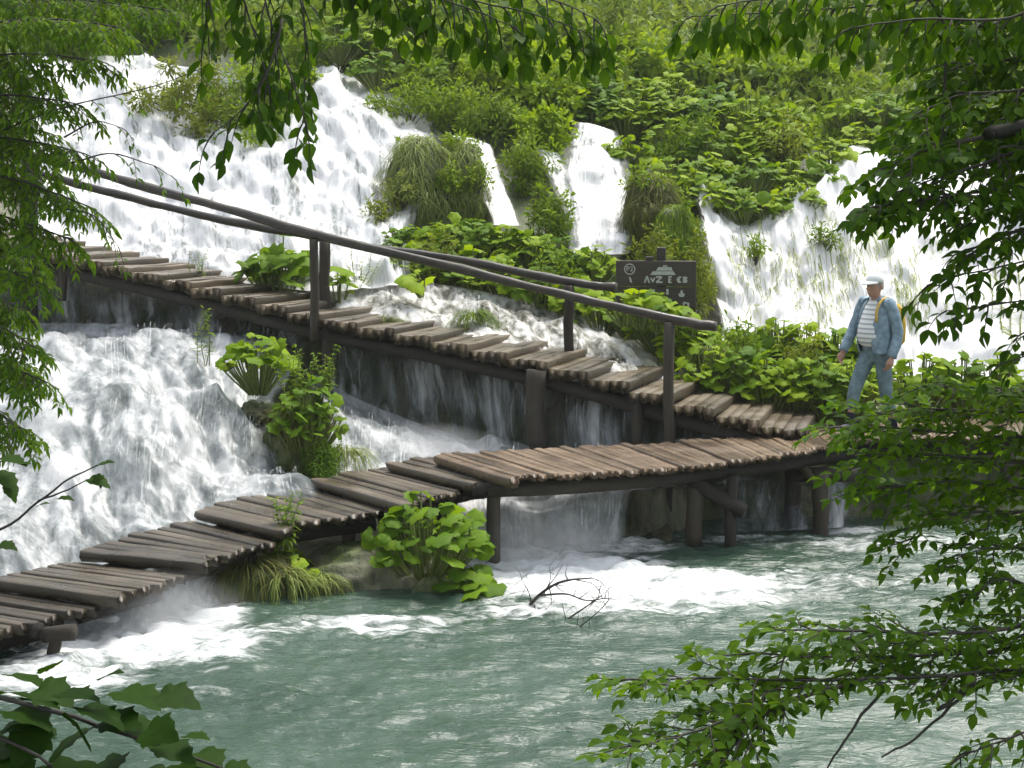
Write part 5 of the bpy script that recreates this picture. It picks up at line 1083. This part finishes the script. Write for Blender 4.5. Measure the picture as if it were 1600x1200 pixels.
for x, y, s in [(975, 500, 1), (1000, 505, 2), (1030, 510, 3), (1055, 520, 4)]:
    broad_plant(gpos(x, y, 16.6), .26, .40, 14, .18, 'light green plant covering the lower left of the sign', 'plants before the sign', 1500 + s, nparts=14)

# ------------------------------------------------------------------ walking man
M['skin'] = plain('skin', (.42, .23, .16), .5, .35, .12, 12, 0)
M['denim'] = plain('denim', (.23, .31, .37), .85, .1, .28, 18, .6)
M['jean'] = plain('faded_jeans', (.15, .205, .225), .85, .1, .28, 16, .6)
M['cap'] = plain('white_cotton', (.80, .80, .78), .8, .1, .05, 20, .05)
M['sock'] = plain('dark_sock', (.02, .022, .03), .9, .1); M['shoe'] = plain('grey_shoe', (.16, .16, .17), .7, .2); M['sole'] = plain('pale_sole', (.5, .5, .48), .7)
M['hair'] = plain('grey_hair', (.25, .24, .22), .7); M['pack'] = plain('yellow_pack', (.62, .40, .05), .6, .2); M['strap'] = plain('yellow_strap', (.55, .36, .08), .6, .2); M['belt'] = plain('belt', (.02, .018, .016), .5)
m, n, out = mat('striped_cotton'); tc = N(n, 'ShaderNodeTexCoord'); sp = N(n, 'ShaderNodeSeparateXYZ'); L(n, tc.outputs['Object'], sp.inputs[0])
wv = math_n(n, 'SINE', math_n(n, 'MULTIPLY', sp.outputs['Z'], 2 * math.pi / .05)); c = ramp(n, math_n(n, 'ADD', math_n(n, 'MULTIPLY', wv, .5), .5), [(.62, (.78, .78, .76)), (.80, (.38, .40, .43))])
p = N(n, 'ShaderNodeBsdfPrincipled', i_Roughness=.85); L(n, c.outputs[0], p.inputs['Base Color']); L(n, p.outputs[0], out.inputs[0]); M['shirt'] = m
def ell(c, rx, ry, ns=14): return c, rx, ry
def loftring(rings, ns=16, a0=0.0, a1=2 * np.pi, cap=True):
    """rings: (center, rx, ry[, tilt vector]) stacked along z"""
    full = abs(a1 - a0 - 2 * np.pi) < 1e-6; th = np.linspace(a0, a1, ns, endpoint=not full); V = []
    for c, rx, ry in rings: V.append(np.stack([c[0] + rx * np.cos(th), c[1] + ry * np.sin(th), np.full(ns, c[2])], -1))
    V = np.concatenate(V); F = [grid_faces(len(rings), ns, 0, full)]
    if cap and full: F += [np.arange(ns)[None, ::-1], (np.arange(ns) + (len(rings) - 1) * ns)[None]]
    return V, F
def remesh(me, vox, name, mt, smooth=2):
    o = bpy.data.objects.new('tmp', me); COL.objects.link(o); md = o.modifiers.new('r', 'REMESH'); md.mode = 'VOXEL'; md.voxel_size = vox; md.use_smooth_shade = True
    if smooth: s = o.modifiers.new('s', 'SMOOTH'); s.iterations = smooth; s.factor = .5
    dg = bpy.context.evaluated_depsgraph_get(); dg.update(); r = bpy.data.meshes.new_from_object(o.evaluated_get(dg)); bpy.data.objects.remove(o); r.name = name; r.materials.clear(); r.materials.append(M[mt])
    for p_ in r.polygons: p_.use_smooth = True
    return r
mp0 = WZ(1368, 681, .865); man = thing('person', mp0, 'man in white cap, open denim jacket and striped shirt walking on the deck', 'person', rz=R(-56)); man.scale = (.90, .92, .955)
# joints, facing -Y; +X is his left
hipL, kneL, ankL = (.09, .02, .88), (.10, .06, .48), (.10, .20, .09)
hipR, kneR, ankR = (-.09, .0, .88), (-.10, -.22, .52), (-.10, -.30, .15)
shL, elL, wrL = (.20, .02, 1.40), (.27, .06, 1.12), (.27, -.04, .87)
shR, elR, wrR = (-.20, .02, 1.40), (-.28, -.06, 1.13), (-.30, -.20, .90)
b = MB()
def limb_(mb, pts, rad): mb.tube(cr(np.array(pts), 14), np.interp(np.linspace(0, 1, 14), np.linspace(0, 1, len(rad)), rad), 12)
b.add(*loftring([((0, .02, .86), .13, .10), ((0, .02, .95), .155, .115), ((0, -.01, 1.08), .15, .12), ((0, 0, 1.25), .165, .115), ((0, .02, 1.38), .17, .09), ((0, .03, 1.45), .09, .065), ((0, .02, 1.50), .055, .055)]))
limb_(b, [(0, .025, 1.44), (0, .0, 1.52), (0, -.015, 1.58)], [.062, .056, .055])
b.add(*loftring([((0, -.045, 1.498), .030, .035), ((0, -.035, 1.515), .052, .062), ((0, -.025, 1.55), .068, .085), ((0, -.018, 1.60), .076, .098), ((0, -.012, 1.65), .077, .10), ((0, -.01, 1.69), .066, .086), ((0, -.01, 1.715), .035, .045)], 18))
b.tube(np.array([(0, -.118, 1.62), (0, -.135, 1.585), (0, -.122, 1.575)]), [.010, .016, .012], 8); b.tube(np.array([(-.022, -.108, 1.54), (0, -.114, 1.541), (.022, -.108, 1.54)]), [.007, .009, .007], 8)
for s in (-1, 1):
    b.tube(np.array([(s * .072, .0, 1.575), (s * .084, .008, 1.60), (s * .08, .01, 1.635)]), [.010, .016, .013], 8)
    b.tube(np.array([(s * .04, -.098, 1.632), (s * .02, -.108, 1.634)]), [.008, .008], 8)
for h, k, a in ((hipL, kneL, ankL), (hipR, kneR, ankR)): limb_(b, [h, k, a], [.082, .055, .055, .032])
def hand(mb, wr, el, side, curl):
    w0 = np.array(wr); d = w0 - np.array(el); d /= np.linalg.norm(d); d = d + np.array([0, -.1, -.45]); d /= np.linalg.norm(d); f = np.array([0, -1.0, 0]); f -= d * (f @ d); f /= np.linalg.norm(f); inn = np.cross(d, f) * 1.0; inn *= -side * np.sign(inn[0]) or 1
    mb.tube(np.array([w0, w0 + d * .03, w0 + d * .06, w0 + d * .095]), [.026, .034, .038, .034], 10, flat=None)
    for q, (o, ln) in enumerate(zip((.030, .010, -.010, -.028), (.075, .085, .078, .062))):
        p0 = w0 + d * .085 + f * o; p1 = p0 + d * ln * .45 + inn * curl * .3 * ln; p2 = p1 + (d * .7 + inn * curl) * ln * .33; p3 = p2 + (d * .35 + inn * curl * 1.2) * ln * .28; mb.tube(np.array([p0 - d * .02, p0, p1, p2, p3]), [.0095, .0095, .009, .0085, .007], 7)
    p0 = w0 + d * .035 + f * .028; mb.tube(np.array([p0, p0 + d * .03 + f * .022, p0 + d * .055 + f * .026, p0 + d * .075 + f * .018 + inn * .01]), [.013, .012, .011, .008], 7)
for s_, e_, w_, sd_ in ((shL, elL, wrL, 1), (shR, elR, wrR, -1)):
    limb_(b, [s_, e_, w_], [.055, .045, .042, .026]); hand(b, w_, e_, sd_, .8)
body = link('body', remesh(b.mesh('body', M['skin']), .0075, 'body', 'skin'), man)
# trousers to mid calf
b = MB(); b.add(*loftring([((0, .02, .80), .15, .115), ((0, .02, .90), .172, .135), ((0, .0, .985), .172, .14), ((0, .0, 1.0), .165, .135)]))
for h, k, a, s in ((hipL, kneL, ankL, 1), (hipR, kneR, ankR, -1)):
    a2 = np.array(k) * .38 + np.array(a) * .62; limb_(b, [(h[0] * .95, h[1], .90), k, tuple(a2)], [.104, .084, .070, .066])
link('trousers', remesh(b.mesh('trousers', M['jean']), .012, 'trousers', 'jean'), man)
V, F = loftring([((0, .0, .985), .176, .145), ((0, .0, 1.02), .176, .145)], 24, cap=False); link('belt', mesh_np('belt', V, F, M['belt'], True), man)
# striped shirt over a round belly
V, F = loftring([((0, .0, .96), .15, .125), ((0, -.03, 1.0), .172, .155), ((0, -.045, 1.08), .178, .172), ((0, -.035, 1.18), .178, .158), ((0, -.005, 1.30), .178, .128), ((0, .02, 1.40), .17, .10), ((0, .03, 1.455), .10, .075), ((0, .03, 1.475), .075, .065)], 28)
link('shirt', mesh_np('shirt', V, F, M['shirt'], True), man)
# open denim jacket: body with an open front, sleeves, collar
a0, a1 = -np.pi / 2 + .52, 1.5 * np.pi - .62
mbj = MB()
rg = [((0, .0, .90), .205, .175), ((0, -.005, .97), .205, .185), ((0, -.01, 1.08), .208, .190), ((0, -.005, 1.2), .208, .178), ((0, .01, 1.32), .212, .150), ((0, .025, 1.41), .19, .115), ((0, .035, 1.465), .115, .085)]
Vo, Fo = loftring(rg, 34, a0, a1); Vi, Fi = loftring([(c, x - .014, y - .014) for c, x, y in rg], 34, a0, a1)
for z_, V_ in ((0, Vo), (1, Vi)): V_[:, 0] += .008 * np.sin(V_[:, 2] * 60 + V_[:, 1] * 25); V_[:, 1] += .006 * np.sin(V_[:, 2] * 47 + V_[:, 0] * 30)
mbj.add(Vo, Fo); mbj.add(Vi, [f[:, ::-1] for f in Fi]); nr, ns = len(rg), 34
for col_ in (0, ns - 1):
    q = np.arange(nr - 1) * ns + col_; off = mbj.n - 2 * nr * ns; mbj.F[4].append(np.stack([q, q + ns, q + ns + nr * ns, q + nr * ns], -1) + off)
for s_, e_, w_ in ((shL, elL, wrL), (shR, elR, wrR)): mbj.tube(cr(np.array([(s_[0] * .75, s_[1], s_[2] + .01), s_, e_, w_]), 18), np.interp(np.linspace(0, 1, 18), [0, .25, .5, .75, 1], [.07, .080, .068, .060, .054]) * (1 + .05 * np.sin(np.arange(18) * 1.9)), 14)
jk = link('jacket', mbj.mesh('jacket', M['denim']), man)
V, F = loftring([((0, .03, 1.445), .105, .085), ((0, .035, 1.50), .10, .085), ((0, .04, 1.475), .125, .105), ((0, .04, 1.43), .135, .11)], 24, a0 + .1, a1 - .1); link('collar', mesh_np('collar', V, F, M['denim'], True), jk)
# cap, hair, socks, shoes
V, F = loftring([((0, -.012, 1.655), .086, .108), ((0, -.010, 1.69), .085, .106), ((0, -.006, 1.73), .072, .088), ((0, -.004, 1.752), .045, .055), ((0, -.004, 1.76), .012, .014)], 22); cp_ = link('cap', mesh_np('cap', V, F, M['cap'], True), man)
th = np.linspace(np.pi * 1.08, np.pi * 1.92, 12); V = np.concatenate([np.stack([.084 * np.cos(th), -.012 + .106 * np.sin(th), np.full(12, z_)], -1) if q == 0 else np.stack([.088 * np.cos(th), -.03 + .165 * np.sin(th), z_ - .03 + .012 * np.abs(np.cos(th))], -1) for q, z_ in ((0, 1.668), (1, 1.665), (1, 1.657), (0, 1.656))])
link('visor', mesh_np('visor', V, grid_faces(4, 12), M['cap'], True), cp_)
V, F = loftring([((0, .01, 1.575), .078, .088), ((0, .0, 1.63), .083, .10), ((0, -.005, 1.66), .083, .10)], 20, -.35, np.pi + .35); link('hair', mesh_np('hair', V, F, M['hair'], True), man)
for s_, a_, k_ in ((1, ankL, kneL), (-1, ankR, kneR)):
    a_ = np.array(a_); k_ = np.array(k_); V, F = tube(np.array([a_ + (k_ - a_) * .30, a_ + (k_ - a_) * .12, a_ + np.array([0, 0, -.03])]), [.047, .042, .045], 12); link('sock', mesh_np('sock', V, F, M['sock'], True), man)
    mbs = MB(); mbs.tube(cr(np.array([a_ + (0, .065, -.05), a_ + (0, .02, -.04), a_ + (0, -.07, -.048), a_ + (0, -.145, -.058), a_ + (0, -.185, -.062)]), 12), np.interp(np.linspace(0, 1, 12), [0, .15, .45, .8, 1], [.030, .046, .048, .044, .022]), 12, flat=.85)
    sh = link('shoe', mbs.mesh('shoe', M['shoe']), man); mbs = MB(); mbs.tube(cr(np.array([a_ + (0, .07, -.082), a_ + (0, -.06, -.082), a_ + (0, -.19, -.082)]), 8), [.03, .044, .046, .048, .050, .05, .046, .028], 12, flat=.18); link('sole', mbs.mesh('sole', M['sole']), sh)
bp_ = thing('backpack', mp0, 'yellow backpack on the walking man with a bright strap over his shoulder', 'backpack', rz=R(-56)); bp_.scale = (.90, .92, .955)
V, F = loftring([((.04, .24, .98), .13, .06), ((.04, .25, 1.02), .155, .09), ((.04, .255, 1.2), .16, .10), ((.04, .24, 1.36), .145, .08), ((.04, .22, 1.42), .10, .04)], 20); link('bag', mesh_np('bag', V, F, M['pack'], True), bp_)
for s in (1,):
    P = cr(np.array([(s * .13, .18, 1.40), (s * .135, .06, 1.498), (s * .14, -.06, 1.47), (s * .145, -.145, 1.36), (s * .16, -.165, 1.24)]), 14); T = np.gradient(P, axis=0); V = []
    V = np.concatenate([P - np.array([.017, 0, 0]), P + np.array([.017, 0, 0])]); a = np.arange(13); F = np.stack([a, a + 1, a + 15, a + 14], -1); o = link('strap', mesh_np('strap', V, F, M['strap'], True), bp_); sm = o.modifiers.new('s', 'SOLIDIFY'); sm.thickness = .008

# ------------------------------------------------------------------ thin spray-laden air over the whole place
m, n, out = mat('spray_haze'); pv = N(n, 'ShaderNodeVolumePrincipled'); pv.inputs['Color'].default_value = (.93, .95, .96, 1); pv.inputs['Density'].default_value = 0.0006; pv.inputs['Anisotropy'].default_value = .2
L(n, pv.outputs[0], out.inputs['Volume'])
bm = bmesh.new(); bmesh.ops.create_cube(bm, size=1.0); bmesh.ops.scale(bm, vec=(64, 76, 26), verts=bm.verts); me = bpy.data.meshes.new('haze'); bm.to_mesh(me); bm.free(); me.materials.append(m)
tag(link('haze', me, None, (0, 31, 10.5)), 'thin damp haze filling the valley', 'haze', kind='stuff')
SC.cycles.volume_step_rate = 4.0; SC.cycles.volume_max_steps = 64; SC.cycles.volume_bounces = 1

# spray hanging where the falls hit the pool
m, n, out = mat('spray_mist'); tc = N(n, 'ShaderNodeTexCoord'); ln_ = N(n, 'ShaderNodeVectorMath', operation='LENGTH'); L(n, tc.outputs['Object'], ln_.inputs[0])
nz_ = N(n, 'ShaderNodeTexNoise', i_Scale=2.2, i_Detail=3.0); L(n, tc.outputs['Object'], nz_.inputs['Vector'])
fo = math_n(n, 'MULTIPLY', math_n(n, 'SUBTRACT', 1.0, ln_.outputs['Value'], True), math_n(n, 'MULTIPLY', nz_.outputs[0], 3.4))
pv = N(n, 'ShaderNodeVolumePrincipled'); pv.inputs['Color'].default_value = (.95, .96, .97, 1); L(n, fo, pv.inputs['Density']); L(n, pv.outputs[0], out.inputs['Volume'])
for (x, y, D, rx, ry, rz, lb) in [(850, 848, 12.75, .75, .4, .42, 'spray cloud below the main deck fall'), (240, 965, 10.75, .8, .35, .38, 'spray cloud below the lowest boardwalk steps'), (660, 705, 14.9, .9, .5, .32, 'spray cloud at the foot of the dark curtain')]:
    bm = bmesh.new(); bmesh.ops.create_icosphere(bm, subdivisions=3, radius=1.0); me = bpy.data.meshes.new('mist'); bm.to_mesh(me); bm.free(); me.materials.append(m)
    o = tag(link('mist', me, None, W(x, y, D)), lb, 'mist', kind='stuff'); o.scale = (rx, ry, rz)

# plants of one patch are told apart by their order across the picture
ORD = ['leftmost', 'second', 'third', 'fourth', 'fifth', 'sixth', 'seventh', 'eighth', 'ninth', 'tenth', 'eleventh', 'twelfth', 'thirteenth', 'fourteenth', 'fifteenth', 'sixteenth', 'seventeenth', 'eighteenth']
by = {}
for o in SC.objects:
    if o.parent is None and o.get('group') and o.get('label'): by.setdefault(o['label'], []).append(o)
for lb, os_ in by.items():
    if 2 <= len(os_) <= len(ORD):
        for q, o in enumerate(sorted(os_, key=lambda o: o.location.x / o.location.y)):
            o['label'] = lb + (', leftmost one' if q == 0 else ', %s from the left' % ORD[q])
